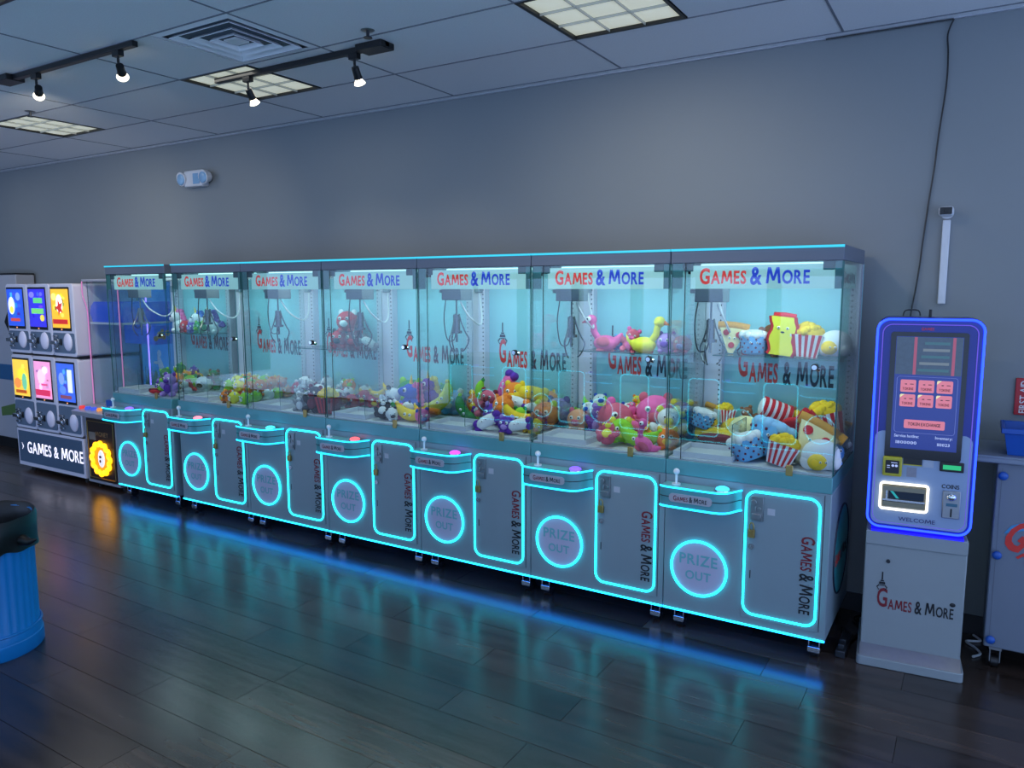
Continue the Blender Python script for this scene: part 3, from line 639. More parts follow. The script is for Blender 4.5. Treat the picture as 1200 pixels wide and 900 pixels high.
for a in [('roll', (-.37, .48, 1.09), .075, (WHITE, RED), 'red and white striped plush roll on top of the rightmost pile', (0, .35, .4)),
          ('muffin', (-.34, .26, 1.0), .1, (SKY, (150, 196, 232)), 'large blue polka dot cupcake plush lying in the middle of the rightmost pile', (-.3, .4, .2)),
          ('muffin', (-.43, .13, FZ+.062), .072, (SKY, WHITE), 'smaller blue polka dot cupcake plush at the front glass below the large one', (-.2, -.35, .5)),
          ('fries', (-.23, .37, 1.02), .1, (RED, RED), 'red plush pillow behind the large blue cupcake plush', (.5, .9, .2)),
          ('dog', (-.63, .38, FZ+.045), .085, (MAR, YEL), 'maroon and yellow hot dog plush at the left of the rightmost pile', (0, 0, -.15)),
          ('pizza', (-.135, .2, 1.0), .1, (CREAM,), 'plush pizza slice leaning at the right front of the rightmost pile', (-.5, .5, .1)),
          ('popcorn', (-.125, .47, 1.06), .095, (WHITE,), 'red striped popcorn plush lying by the right side glass', (-.2, -.3, .3)),
          ('popcorn', (-.25, .1, FZ+.066), .07, (WHITE,), 'small red striped popcorn plush pressed against the front glass', (-.15, .3, .2)),
          ('egg', (-.075, .1, FZ+.06), .075, (WHITE, YEL), 'white plush egg with yellow yolk at the right front glass', (0, 0, .3)),
          ('bear', (-.2, .55, 1.0), .075, (BRN, BRN), 'brown plush bear half buried at the right of the rightmost pile', (.3, .3, -.2)),
          ('banana', (-.21, .5, 1.06), .06, (YEL, BRN), 'yellow plush banana behind the red pillow', (.2, .5, 0)),
          ('round', (-.6, .52, FZ+.06), .065, (YEL, ORA), 'yellow round plush behind the hot dog plush', (0, 0, .3)),
          ('egg', (-.5, .4, 1.0), .08, (CREAM, WHITE), 'cream coloured plush left of the large blue cupcake', (.3, .2, .2)),
          ('roll', (-.53, .53, FZ+.05), .06, (WHITE, RED), 'small red and white striped plush roll at the back of the pile', (0, .2, 1.0)),
          ('round', (-.055, .24, FZ+.05), .055, (SKY, WHITE), 'sky blue round plush beside the leaning pizza slice', (0, 0, .6)),
          ('muffin', (-.34, .44, FZ+.06), .07, (PNK, WHITE), 'pink cupcake plush under the striped roll', (0, .4, 0)),
          ('round', (-.24, .25, FZ+.055), .06, (MAR, RED), 'maroon round plush under the leaning pizza slice', (0, 0, .2))]:
    toy(a[0], (a[1][0], a[1][1], FZ+(a[1][2]-FZ)*1.18), a[2]*1.18, a[3], a[4], G7b, a[5])
# sixth machine
G6 = 'plush toys on the shelf of the sixth claw machine'; S6 = 1.4055
toy('bird', (-1.37, .47, S6+.093), .1, (PNK, ROS), 'hot pink long-necked bird plush at the left end of a shelf', G6)
toy('round', (-1.29, .53, S6+.045), .048, (BLU, SKY), 'small blue plush beside the hot pink bird', G6)
toy('bear', (-1.21, .5, S6+.062), .07, (ROS, PNK), 'rose plush bear between the blue plush and the yellow chick', G6, (.2, .3, .3))
toy('bird', (-1.11, .47, S6+.09), .1, (LEM, ORA), 'yellow chick plush with orange feet on a shelf', G6, (0, 0, PI))
toy('round', (-.99, .5, S6+.056), .062, (LIL, PUR), 'lilac round plush near the right end of the sixth shelf', G6)
toy('round', (-.9, .5, S6+.05), .055, (ROS, LIL), 'rose round plush at the right end of the sixth shelf', G6)
G6b = 'plush toys in the pile of the sixth claw machine'
for a in [('round', (-1.02, .42, FZ+.13), .095, (PNK, ROS), 'large pink plush at the back right of the sixth pile', (0, 0, .3)),
          ('banana', (-1.0, .14, FZ+.07), .085, (LIM, LIM), 'lime green long plush across the front of the sixth pile', (0, .1, .1)),
          ('round', (-1.13, .18, FZ+.065), .062, (LIM, LEM), 'lime green round plush beside the lime long plush', (0, 0, .5)),
          ('bird', (-.93, .06, FZ+.06), .065, (PNK, ROS), 'pink bird plush lying at the front glass of the sixth machine', (.3, .6, .2)),
          ('bear', (-.9, .3, FZ+.085), .09, (WHITE, LEM), 'white plush bear at the right of the sixth pile', (0, 0, .4)),
          ('bear', (-.88, .46, FZ+.1), .09, (BLU, LEM), 'blue and yellow plush bear at the right glass of the sixth machine', (0, 0, .3)),
          ('round', (-1.24, .36, FZ+.085), .095, (ROS, PNK), 'large rose plush in the middle of the sixth pile', (0, .4, .6)),
          ('dog', (-1.13, .3, FZ+.07), .07, (ROS, PNK), 'long rose plush lying across the middle of the sixth pile', (0, 0, -.2)),
          ('bear', (-1.36, .38, FZ+.07), .075, (PUR, LIL), 'purple plush bear right behind the prize chute of the sixth machine', (0, .2, .5)),
          ('round', (-1.42, .52, FZ+.07), .07, (LIM, YEL), 'lime plush at the back left of the sixth pile', (0, 0, .2)),
          ('round', (-1.27, .53, FZ+.07), .075, (PEA, ORA), 'peach plush at the back of the sixth pile', (0, 0, .1)),
          ('round', (-1.5, .4, FZ+.06), .06, (PEA, ROS), 'peach plush at the left glass of the sixth machine', (0, 0, .1)),
          ('bear', (-1.17, .1, FZ+.055), .06, (ROS, LEM), 'rose and yellow plush at the front glass of the sixth machine', (-.9, 0, .2)),
          ('round', (-.86, .18, FZ+.05), .055, (ORA, YEL), 'orange plush at the right front of the sixth pile', (0, 0, .3)),
          ('round', (-1.1, .52, FZ+.075), .075, (ROS, WHITE), 'rose and white plush at the back of the sixth pile', (0, 0, .3))]:
    toy(a[0], (a[1][0], a[1][1], FZ+(a[1][2]-FZ)*1.15), a[2]*1.15, a[3], a[4], G6b, a[5])
# fifth machine
G5 = 'plush toys in the pile of the fifth claw machine'
for a in [('banana', (-2.24, .5, FZ+.14), .075, (LIM, GRN), 'lime and green plush standing at the back of the fifth pile', (0, 1.2, .2)),
          ('bone', (-2.06, .48, FZ+.2), .075, (PNK, PUR), 'pink plush with purple tufts on top of the fifth pile', (0, -1.1, .2)),
          ('round', (-1.97, .44, FZ+.17), .07, (ORA, YEL), 'topmost orange plush of the fifth pile', (0, 0, .2)),
          ('bone', (-1.84, .42, FZ+.18), .075, (YEL, YEL), 'yellow plush at the top right of the fifth pile', (0, .1, .2)),
          ('bone', (-1.92, .36, FZ+.13), .065, (WHITE, ORA), 'white plush with orange tufts in the fifth pile', (0, .2, .1)),
          ('round', (-1.96, .28, FZ+.12), .06, (ORA, ORA), 'orange plush in front of the white and orange plush', (0, 0, .2)),
          ('banana', (-1.82, .22, FZ+.1), .075, (YEL, ORA), 'yellow curved plush at the right front of the fifth pile', (0, .3, .1)),
          ('bone', (-1.97, .12, FZ+.05), .065, (WHITE, PUR), 'white plush with dark purple tufts at the middle front glass', (0, -.5, .1)),
          ('bone', (-1.73, .09, FZ+.055), .06, (WHITE, PUR), 'white plush with dark purple tufts at the right front glass', (0, -.25, .1)),
          ('bear', (-2.17, .42, FZ+.1), .08, (ROS, MAR), 'maroon and rose plush bear at the back of the fifth pile', (0, .2, .3)),
          ('banana', (-2.3, .37, FZ+.07), .075, (GRN, LIM), 'green long plush behind the prize chute of the fifth machine', (.2, .9, .4)),
          ('round', (-2.31, .53, FZ+.08), .075, (ORA, YEL), 'orange plush at the back left of the fifth pile', (0, 0, .1)),
          ('round', (-2.06, .33, FZ+.06), .065, (PUR, LIL), 'purple plush low in the middle of the fifth pile', (0, 0, .1)),
          ('bear', (-1.84, .3, FZ+.06), .06, (LIM, GRN), 'lime plush bear low in the right of the fifth pile', (.3, 0, .2)),
          ('round', (-1.7, .36, FZ+.08), .075, (ORA, LEM), 'orange plush by the right glass of the fifth machine', (0, 0, .1)),
          ('round', (-1.7, .52, FZ+.08), .08, (LIL, PUR), 'lilac plush at the back right of the fifth pile', (0, 0, .1)),
          ('bone', (-1.86, .54, FZ+.06), .06, (PNK, PUR), 'pink plush with purple tufts low at the back', (0, 0, .1)),
          ('round', (-2.02, .55, FZ+.07), .07, (LIM, YEL), 'lime round plush low at the back of the fifth pile', (0, 0, .1)),
          ('round', (-1.82, .1, FZ+.05), .05, (PUR, LIL), 'small purple plush between the two white and purple plushes', (0, 0, .1)),
          ('round', (-2.16, .55, FZ+.07), .065, (YEL, ORA), 'yellow round plush low at the back left of the fifth pile', (0, 0, .1))]:
    toy(a[0], (a[1][0], a[1][1], FZ+(a[1][2]-FZ)*1.12), a[2]*1.12, a[3], a[4], G5, a[5])
# fourth machine
G4 = 'plush toys in the pile of the fourth claw machine'
for a in [('unicorn', (-2.7, .33, FZ+.105), .1, (BLU, PNK), 'large blue and pink unicorn plush standing in the fourth claw machine', (0, .3, .1)),
          ('banana', (-2.58, .14, FZ+.07), .085, (YEL, YEL), 'yellow curved plush at the right front of the fourth machine', (0, .1, .1)),
          ('banana', (-2.5, .34, FZ+.13), .09, (LEM, YEL), 'yellow long plush leaning at the right glass of the fourth machine', (0, -.8, .2)),
          ('bear', (-2.9, .34, FZ+.08), .085, (WHITE, BLK), 'white and black plush bear behind the chute of the fourth machine', (.4, .3, .4)),
          ('round', (-2.81, .2, FZ+.05), .055, (GRN, WHITE), 'green plush beside the chute of the fourth machine', (0, 0, .4)),
          ('bear', (-2.79, .12, FZ+.055), .06, (BLK, WHITE), 'black and white plush at the front of the fourth machine', (-.7, 0, .4)),
          ('round', (-2.88, .52, FZ+.1), .1, (GRN, LIM), 'green round plush at the back of the fourth pile', (0, 0, .1)),
          ('unicorn', (-2.62, .42, FZ+.15), .085, (PUR, YEL), 'purple unicorn plush behind the large blue and pink one', (0, .2, .3)),
          ('dog', (-3.07, .5, FZ+.06), .07, (RED, MAR), 'red long plush at the back left of the fourth pile', (0, 0, .3)),
          ('round', (-2.5, .5, FZ+.08), .08, (SKY, WHITE), 'sky blue and white plush at the back right of the fourth pile', (0, 0, .1)),
          ('dog', (-2.5, .22, FZ+.05), .055, ((168, 80, 44), ORA), 'rust coloured plush at the right of the fourth pile', (0, 0, .1)),
          ('round', (-2.72, .54, FZ+.07), .07, (RED, YEL), 'red plush low at the back of the fourth pile', (0, 0, .1))]:
    toy(a[0], (a[1][0], a[1][1], FZ+(a[1][2]-FZ)*1.12), a[2]*1.12, a[3], a[4], G4, a[5])
# third machine: shelf and pile
G3 = 'plush toys in the third claw machine'; S3 = 1.3305
for a in [('round', (-3.47, .52, S3+.2), .085, (RED, WHITE), 'red plush with big white eyes on top of two others on the third shelf', (0, 0, .3)),
          ('round', (-3.55, .52, S3+.068), .075, (RED, BLK), 'lower left red plush on the third shelf', (0, 0, .3)),
          ('round', (-3.4, .52, S3+.068), .075, (MAR, RED), 'lower middle maroon plush on the third shelf', (0, 0, .2)),
          ('bone', (-3.26, .51, S3+.05), .06, (WHITE, GRY), 'white plush lying at the right of the third shelf', (0, .5, .2)),
          ('dog', (-3.42, .45, FZ+.05), .07, (RED, WHITE), 'red and white long plush in the pile of the third machine', (0, 0, .2)),
          ('round', (-3.28, .48, FZ+.06), .065, (RED, YEL), 'red and yellow plush by the right glass of the third machine', (0, 0, .2)),
          ('popcorn', (-3.27, .1, FZ+.09), .09, (MAR,), 'maroon boxy plush at the right front glass of the third machine', (0, 0, .2)),
          ('bear', (-3.4, .1, FZ+.09), .09, (BLK, MAR), 'black plush bear at the front glass of the third machine', (0, .1, .2)),
          ('bear', (-3.53, .1, FZ+.06), .068, (GRY, WHITE), 'grey plush bear at the front glass of the third machine', (0, .1, .2)),
          ('round', (-3.48, .22, FZ+.06), .065, (MAR, WHITE), 'maroon plush behind the grey bear in the third machine', (0, .1, .2)),
          ('round', (-3.36, .25, FZ+.06), .065, (WHITE, MAR), 'white plush behind the black bear in the third machine', (0, .1, .2)),
          ('round', (-3.55, .36, FZ+.06), .062, (BLK, WHITE), 'black plush behind the chute of the third machine', (0, .1, .2)),
          ('round', (-3.7, .38, FZ+.06), .062, (GRY, WHITE), 'grey plush at the left behind the chute of the third machine', (0, .1, .2)),
          ('round', (-3.57, .54, FZ+.06), .065, (ROS, WHITE), 'rose plush at the back of the third machine', (0, .1, .2)),
          ('round', (-3.72, .55, FZ+.06), .06, (PEA, WHITE), 'peach plush at the back left of the third machine', (0, .1, .2)),
          ('round', (-3.86, .48, FZ+.055), .055, (LIM, WHITE), 'lime plush at the left glass of the third machine', (0, .1, .2)),
          ('round', (-3.27, .33, FZ+.055), .055, (RED, BLK), 'red and black plush by the right glass of the third machine', (0, .1, .2))]:
    toy(a[0], a[1], a[2], a[3], a[4], G3, a[5])
# second machine: many small round plushes
CN = [('orange', (ORA, YEL)), ('lime green', (LIM, WHITE)), ('yellow', (LEM, WHITE)), ('peach', (PEA, ORA)), ('white', (WHITE, ORA)), ('green', (GRN, LIM))]
seq = [0, 2, 1, 0, 3, 1, 2, 0, 4, 1, 0, 2, 5, 0, 1, 3]
k = 0; rr = random.Random(11)
for lay, (ny, nx, z) in enumerate(((5, 7, FZ+.044), (4, 5, FZ+.115))):
    for j in range(ny):
        for i2 in range(nx):
            x = -4.73+.1+i2*.1+lay*.03+rr.uniform(-.008, .008); y = .09+j*.108+(lay*.1)+rr.uniform(-.008, .008)
            if y > .58 or x > -4.06: continue
            if x-(-4.4) < -.02 and y < .35: continue
            n, c = CN[seq[k % 16]]; k += 1
            toy('round', (x, y, z), .047, c, 'small %s round plush in the heap of the second claw machine' % n, 'small round plush heap in the second claw machine', (rr.uniform(-.3, .3), rr.uniform(-.4, .4), rr.uniform(-.4, .9)))
toy('bear', (-4.28, .07, FZ+.045), .05, (BRN, ORA), 'dark brown plush bear at the front glass of the second claw machine', 'plush toys in the second claw machine', (0, 0, .2))
# leftmost machine: shelf and pile
G1 = 'plush toys in the leftmost claw machine'; S1 = 1.4005
for a in [('unicorn', (-5.45, .52, S1+.095), .1, (WHITE, PNK), 'white and pink unicorn plush at the left end of the leftmost shelf', (0, 0, .1)),
          ('round', (-5.33, .48, S1+.05), .055, (RED, ROS), 'red plush at the front of the leftmost shelf', (0, 0, .1)),
          ('round', (-5.3, .56, S1+.05), .055, (BLU, SKY), 'blue plush at the back of the leftmost shelf', (0, 0, .1)),
          ('unicorn', (-5.19, .53, S1+.09), .095, (WHITE, BLU), 'white and blue unicorn plush in the middle of the leftmost shelf', (0, 0, .2)),
          ('round', (-5.17, .43, S1+.045), .05, (PUR, LIL), 'purple plush before the white and blue unicorn plush', (0, 0, .2)),
          ('unicorn', (-5.02, .53, S1+.095), .1, (WHITE, PUR), 'white and purple unicorn plush at the right end of the leftmost shelf', (0, 0, .2)),
          ('round', (-5.06, .42, S1+.05), .055, (GRN, LIM), 'green plush at the right front of the leftmost shelf', (0, 0, .2)),
          ('bear', (-5.0, .08, FZ+.09), .09, (LIL, PUR), 'lilac plush bear at the right front glass of the leftmost machine', (0, 0, .3)),
          ('round', (-5.13, .12, FZ+.06), .065, (GRN, LIM), 'green plush beside the lilac bear', (0, 0, .3)),
          ('dog', (-5.17, .06, FZ+.03), .045, (RED, MAR), 'small red plush at the front glass of the leftmost machine', (0, 0, .2)),
          ('unicorn', (-4.94, .2, FZ+.06), .065, (WHITE, RED), 'white and red unicorn plush by the right glass of the leftmost machine', (0, 0, .3)),
          ('round', (-5.1, .34, FZ+.07), .075, (LIM, GRN), 'lime plush in the middle of the leftmost pile', (0, 0, .3)),
          ('round', (-4.96, .36, FZ+.07), .07, (WHITE, BLK), 'white and black plush at the right of the leftmost pile', (0, 0, .3)),
          ('dog', (-5.2, .5, FZ+.05), .06, (BLU, SKY), 'blue long plush in the leftmost pile', (0, 0, .3)),
          ('bear', (-5.03, .52, FZ+.08), .085, (GRN, BRN), 'green plush bear at the back right of the leftmost pile', (0, 0, .3)),
          ('round', (-5.36, .55, FZ+.06), .065, (BRN, WHITE), 'brown plush at the back left of the leftmost pile', (0, 0, .3)),
          ('round', (-5.4, .38, FZ+.055), .06, (ORA, RED), 'orange plush behind the chute of the leftmost machine', (0, 0, .3))]:
    toy(a[0], a[1], a[2], a[3], a[4], G1, a[5])

# smaller plushes that fill the heaps between the larger ones
def fill(i, palette, n, s0, seed):
    r = random.Random(seed); xc = MX[i]+MW/2; made = 0
    for tries in range(6000):
        if made >= n: break
        sz = s0*r.uniform(.85, 1.15); x = r.uniform(-.34, .35); y = r.uniform(.08, .57)
        if x < .02 and y < .37: continue
        z = FZ+sz*.95+(r.random()**1.5)*.13*(y/.57)
        p = Vector((xc+x, y, z))
        if any((p-q).length < .72*(sz+t) for q, t in TOYS): continue
        if z > FZ+sz*1.3 and not any((p-q).length < 1.25*(sz+t) and q.z < z-.2*sz for q, t in TOYS): continue
        kind, name, cols = r.choice(palette)
        toy(kind, tuple(p), sz, cols, 'small %s plush between the larger ones in the %s claw machine heap' % (name, NTH[i]), 'small filler plushes of the %s heap' % NTH[i], (r.uniform(-.4, .4), r.uniform(-.5, .5), r.uniform(-.4, .9)))
        made += 1
fill(6, [('popcorn', 'striped popcorn', (WHITE,)), ('round', 'maroon round', (MAR, RED)), ('muffin', 'blue cupcake', (SKY, WHITE)), ('pizza', 'pizza slice', (CREAM,)), ('banana', 'yellow', (YEL, BRN)), ('bear', 'brown bear', (BRN, BRN))], 12, .06, 1)
fill(5, [('round', 'rose', (ROS, PNK)), ('bear', 'yellow bear', (LEM, ORA)), ('bird', 'pink bird', (PNK, ROS)), ('round', 'white', (WHITE, BLU)), ('bone', 'purple', (PUR, LIL)), ('banana', 'lime', (LIM, LIM)), ('round', 'orange', (ORA, YEL))], 18, .05, 2)
fill(4, [('round', 'orange', (ORA, YEL)), ('bone', 'white and purple', (WHITE, PUR)), ('round', 'purple', (PUR, LIL)), ('round', 'yellow', (YEL, ORA)), ('banana', 'lime', (LIM, GRN)), ('bear', 'maroon bear', (MAR, ROS))], 20, .05, 3)
fill(3, [('round', 'white', (WHITE, BLK)), ('round', 'red', (RED, YEL)), ('banana', 'yellow', (YEL, YEL)), ('bear', 'black bear', (BLK, WHITE)), ('round', 'pink', (PNK, BLU)), ('round', 'green', (GRN, LIM))], 18, .05, 4)
fill(2, [('round', 'red', (RED, WHITE)), ('round', 'maroon', (MAR, WHITE)), ('bear', 'grey bear', (GRY, WHITE)), ('round', 'white', (WHITE, GRY)), ('round', 'orange', (ORA, LIM))], 18, .048, 5)
fill(0, [('round', 'green', (GRN, LIM)), ('round', 'white', (WHITE, BLK)), ('round', 'purple', (PUR, LIL)), ('bear', 'brown bear', (BRN, ORA)), ('round', 'orange', (ORA, YEL))], 14, .048, 6)

# ------------------------------------------------------------------ token kiosk
def kiosk():
    A = math.radians(5.257); w = .417
    org = (.137-math.sin(A)*.06, .113+math.cos(A)*.06, 0)
    t = tag(empty('token_kiosk', org, A), 'white token exchange kiosk with blue lit outline and touch screen', 'kiosk')
    WH = mat('kiosk_white', (142, 150, 154), .4, var=.03, scale=4)
    part('foot_plate', WH, lambda b: b.prism(rrect(-.012, w+.012, -.07, .4, .02), 0, .045, 'z'), t, bevel=.004)
    part('kick_plate', M_STEEL, lambda b: b.prism([(-.062, .0455), (0, .0455), (0, .083), (-.056, .05)], .0, w, 'x'), t)
    ped = part('pedestal', WH, lambda b: b.box(0, w, 0, .36, .0455, .64), t, bevel=.006)
    part('upper_band', WH, lambda b: b.box(.0, w, -.008, .0, .575, .64), ped, bevel=.003)
    part('key_lock', M_DARK, lambda b: b.cyl((.1, 0, .5), (.1, -.007, .5), .009, n=14), ped)
    lettering(ped, 'logo', .32, (.222, -.0015, .268), (M_MAROON, M_INK), xs=.52, bold=.016)
    claw_emblem(ped, (.08, -.002, .375), .07, M_INK)
    part('emblem_dot', M_INK, lambda b: b.ball((.372, -.001, .335), (.012, .002, .01), 10, 6), ped)
    part('neck_light', emis('kiosk_blue_under', (20, 10, 255), 1.5), lambda b: b.box(.02, w-.02, -.012, .2, .641, .651), t)
    hz0, hz1 = .66, 1.638
    hd = part('screen_head', mat('kiosk_deep_blue', (26, 42, 140), .3, var=.03), lambda b: b.prism(rrect(-.006, w+.006, hz0, hz1, .055, 8), -.012, .2), t, bevel=.006)
    part('led_outline', emis('kiosk_blue_led', (30, 62, 255), 4.0), lambda b: b.tube([(x, -.016, z) for x, z in rrect(.0, w, hz0+.008, hz1-.007, .052, 8)], .0052, 8, True), hd)
    part('inner_led_line', emis('kiosk_inner_line', (110, 90, 235), .9), lambda b: b.tube([(x, -.013, z) for x, z in rrect(.022, w-.022, hz0+.03, hz1-.03, .04, 8)], .0022, 6, True), hd)
    part('upper_panel', mat('kiosk_deep_blue', (26, 42, 140), .3, var=.03), lambda b: b.prism(rrect(.027, w-.027, 1.125, hz1-.035, .035, 8), -.0155, -.0125), hd)
    part('lower_panel', mat('kiosk_face_blue', (138, 158, 190), .3, var=.04, scale=3), lambda b: b.prism(rrect(.014, w-.014, hz0+.022, 1.12, .035, 8), -.0145, -.0123), hd)
    sb = part('screen_bezel', mat('screen_black', (10, 12, 22), .12, var=.02), lambda b: b.prism(rrect(.056, w-.056, 1.0, 1.575, .012), -.02, -.0158), hd)
    sc = part('display', mat('display_blue', (14, 26, 90), .15, emit=(44, 66, 160), es=.5), lambda b: b.box(.078, w-.076, -.0215, -.0202, 1.045, 1.555), sb)
    part('picture_area', mat('display_photo', (40, 52, 70), .15, emit=(64, 84, 104), es=.55, var=.6, scale=60), lambda b: b.box(.08, w-.078, -.0228, -.0216, 1.385, 1.553), sb)
    for x in (.15, .30): part('picture_stripe', mat('display_pink', (120, 50, 66), .2, emit=(170, 84, 110), es=.6), lambda b: b.box(x, x+.012, -.0236, -.0229, 1.385, 1.553), sb)
    for k in range(5): part('picture_shelf', mat('display_teal%d' % (k % 2), (60, 80, 90), .2, emit=((60, 120, 124), (150, 160, 160))[k % 2], es=.4), lambda b: b.box(.168+.006*k, .29, -.0236, -.0229, 1.40+k*.03, 1.412+k*.03), sb, smooth=False)
    part('menu_frame', mat('display_line', (90, 100, 160), .3, emit=(110, 124, 190), es=.5), lambda b: b.tube([(x, -.0222, z) for x, z in rrect(.09, w-.088, 1.12, 1.375, .012)], .0012, 5, True), sb)
    PK = mat('display_salmon', (200, 110, 120), .3, emit=(220, 122, 134), es=.6)
    YC = mat('display_corner', (240, 220, 150), .3, emit=(235, 214, 160), es=.6)
    for r in range(2):
        for c in range(3):
            x = .105+c*.072; z = 1.305-r*.066
            tl = part('menu_tile', PK, lambda b: b.prism(rrect(x, x+.062, z, z+.056, .006), -.0232, -.0217), sb)
            lettering(sb, 'TOKENS', .044, (x+.031, -.0242, z+.01), (M_MAROON,), xs=.7)
            part('price_mark', M_INK, lambda b: (b.box(x+.018, x+.026, -.0238, -.0233, z+.034, z+.038), b.box(x+.038, x+.052, -.0238, -.0233, z+.035, z+.038)), sb, smooth=False)
            if r+c > 1 or r: part('corner_flag', YC, lambda b: b.prism([(x, z+.04), (x+.018, z+.056), (x+.004, z+.056), (x, z+.052)], -.0239, -.0233), sb, smooth=False)
    part('exchange_button', PK, lambda b: b.prism(rrect(.128, .29, 1.14, 1.18, .006), -.0232, -.0217), sb)
    lettering(sb, 'TOKEN EXCHANGE', .13, (.209, -.0242, 1.154), (M_INK,), xs=.7, bold=.016)
    LT = mat('display_text', (190, 196, 220), .4, emit=(170, 178, 214), es=.6)
    lettering(sb, 'Service hotline:', .1, (.142, -.0228, 1.098), (LT,), xs=.8); lettering(sb, 'Inventory:', .068, (.29, -.0228, 1.098), (LT,), xs=.8)
    lettering(sb, '1800000', .085, (.142, -.0228, 1.068), (LT,), xs=1.3); lettering(sb, '110023', .05, (.29, -.0228, 1.068), (LT,), xs=1.1)
    lettering(hd, 'GAMES', .05, (.2, -.0162, 1.583), (M_RED,), xs=.8)
    # reader row
    qr = part('code_reader', mat('olive_yellow_plastic', (176, 168, 44), .4, var=.05), lambda b: b.box(.052, .132, -.04, -.0146, .915, 1.005), t, bevel=.006)
    part('reader_window', M_BLACK, lambda b: b.box(.064, .12, -.044, -.04, .93, .99), qr, bevel=.002)
    part('reader_mark', LT, lambda b: (b.box(.07, .082, -.0446, -.0441, .955, .958), b.box(.07, .082, -.0446, -.0441, .964, .967), b.cyl((.094, -.044, .966), (.094, -.0446, .966), .006, n=10), b.cyl((.108, -.044, .966), (.108, -.0446, .966), .006, n=10), b.box(.086, .112, -.0446, -.0441, .978, .981)), qr, smooth=False)
    part('reader_label', M_BLACK, lambda b: b.box(.136, .212, -.0165, -.0146, .972, 1.008), hd, smooth=False)
    part('label_trim', mat('olive_yellow_plastic'), lambda b: b.box(.136, .212, -.0172, -.0166, .968, .973), hd, smooth=False)
    part('info_sticker', mat('grey_sticker', (128, 132, 150), .5, var=.15, scale=90), lambda b: b.box(.152, .192, -.0165, -.0146, .915, .96), hd, smooth=False)
    part('info_sticker', mat('pale_sticker2', (160, 170, 190), .5, var=.08, scale=90), lambda b: b.box(.216, .258, -.0165, -.0146, .965, 1.008), hd, smooth=False)
    bs = part('bill_slot', M_BLACK, lambda b: b.box(.282, .376, -.024, -.0146, .955, 1.0), t, bevel=.004)
    part('green_light', emis('green_slot', (40, 200, 130), .9), lambda b: b.box(.294, .364, -.026, -.0242, .966, .986), bs, smooth=False)
    lettering(hd, 'NOTES', .06, (.33, -.0158, 1.012), (M_INK,), xs=.9); lettering(hd, 'COINS', .07, (.33, -.0158, .878), (M_INK,), xs=.9)
    # lit coin tray
    ct = part('coin_tray', mat('tray_metal', (138, 132, 112), .3, .6, var=.1, scale=30), lambda b: (b.box(.056, .236, -.0165, -.0146, .765, .872), b.box(.06, .232, -.034, -.0166, .772, .795), b.box(.06, .232, -.03, -.0166, .845, .866)), t)
    part('tray_led_frame', emis('white_led', (255, 246, 222), 2.4), lambda b: b.tube([(x, -.024, z) for x, z in rrect(.05, .242, .758, .88, .012)], .0055, 8, True), ct)
    part('tray_bar', M_CHROME, lambda b: (b.box(.06, .232, -.03, -.024, .797, .806), b.box(.072, .08, -.028, -.022, .806, .845)), ct)
    part('tray_window', mat('tray_dark', (24, 40, 56), .1, var=.1), lambda b: b.box(.084, .228, -.022, -.0167, .808, .843), ct)
    part('tray_streak', emis('tray_cyan', (40, 190, 200), .7), lambda b: b.prism([(.09, .842), (.102, .842), (.128, .81), (.116, .81)], -.0232, -.0222), ct, smooth=False)
    cm = part('coin_acceptor', M_STEEL, lambda b: b.box(.302, .372, -.022, -.0146, .742, .868), t, bevel=.003)
    part('coin_knob', M_CHROME, lambda b: (b.ball((.335, -.028, .842), (.02, .014, .017), 12, 8), b.box(.33, .34, -.036, -.022, .83, .86)), cm)
    part('coin_screen', emis('coin_blue', (36, 90, 140), .6), lambda b: b.box(.316, .36, -.0232, -.0222, .798, .812), cm, smooth=False)
    part('coin_slot', M_BLACK, lambda b: b.box(.334, .341, -.0232, -.0222, .75, .788), cm, smooth=False)
    lettering(hd, 'WELCOME', .15, (.205, -.0158, .705), (mat('welcome_ink', (58, 60, 110), .5, var=.05),), xs=1.1, bold=.01)
    part('antenna', M_BLACK, lambda b: (b.cyl((.21, .1, hz1), (.21, .1, hz1+.035), .006, n=8), b.tube(smoothpath([(.1, .1, hz1+.004), (.11, .1, hz1+.03), (.16, .1, hz1+.03), (.17, .1, hz1+.006)], 4), .003, 6)), t)
kiosk()

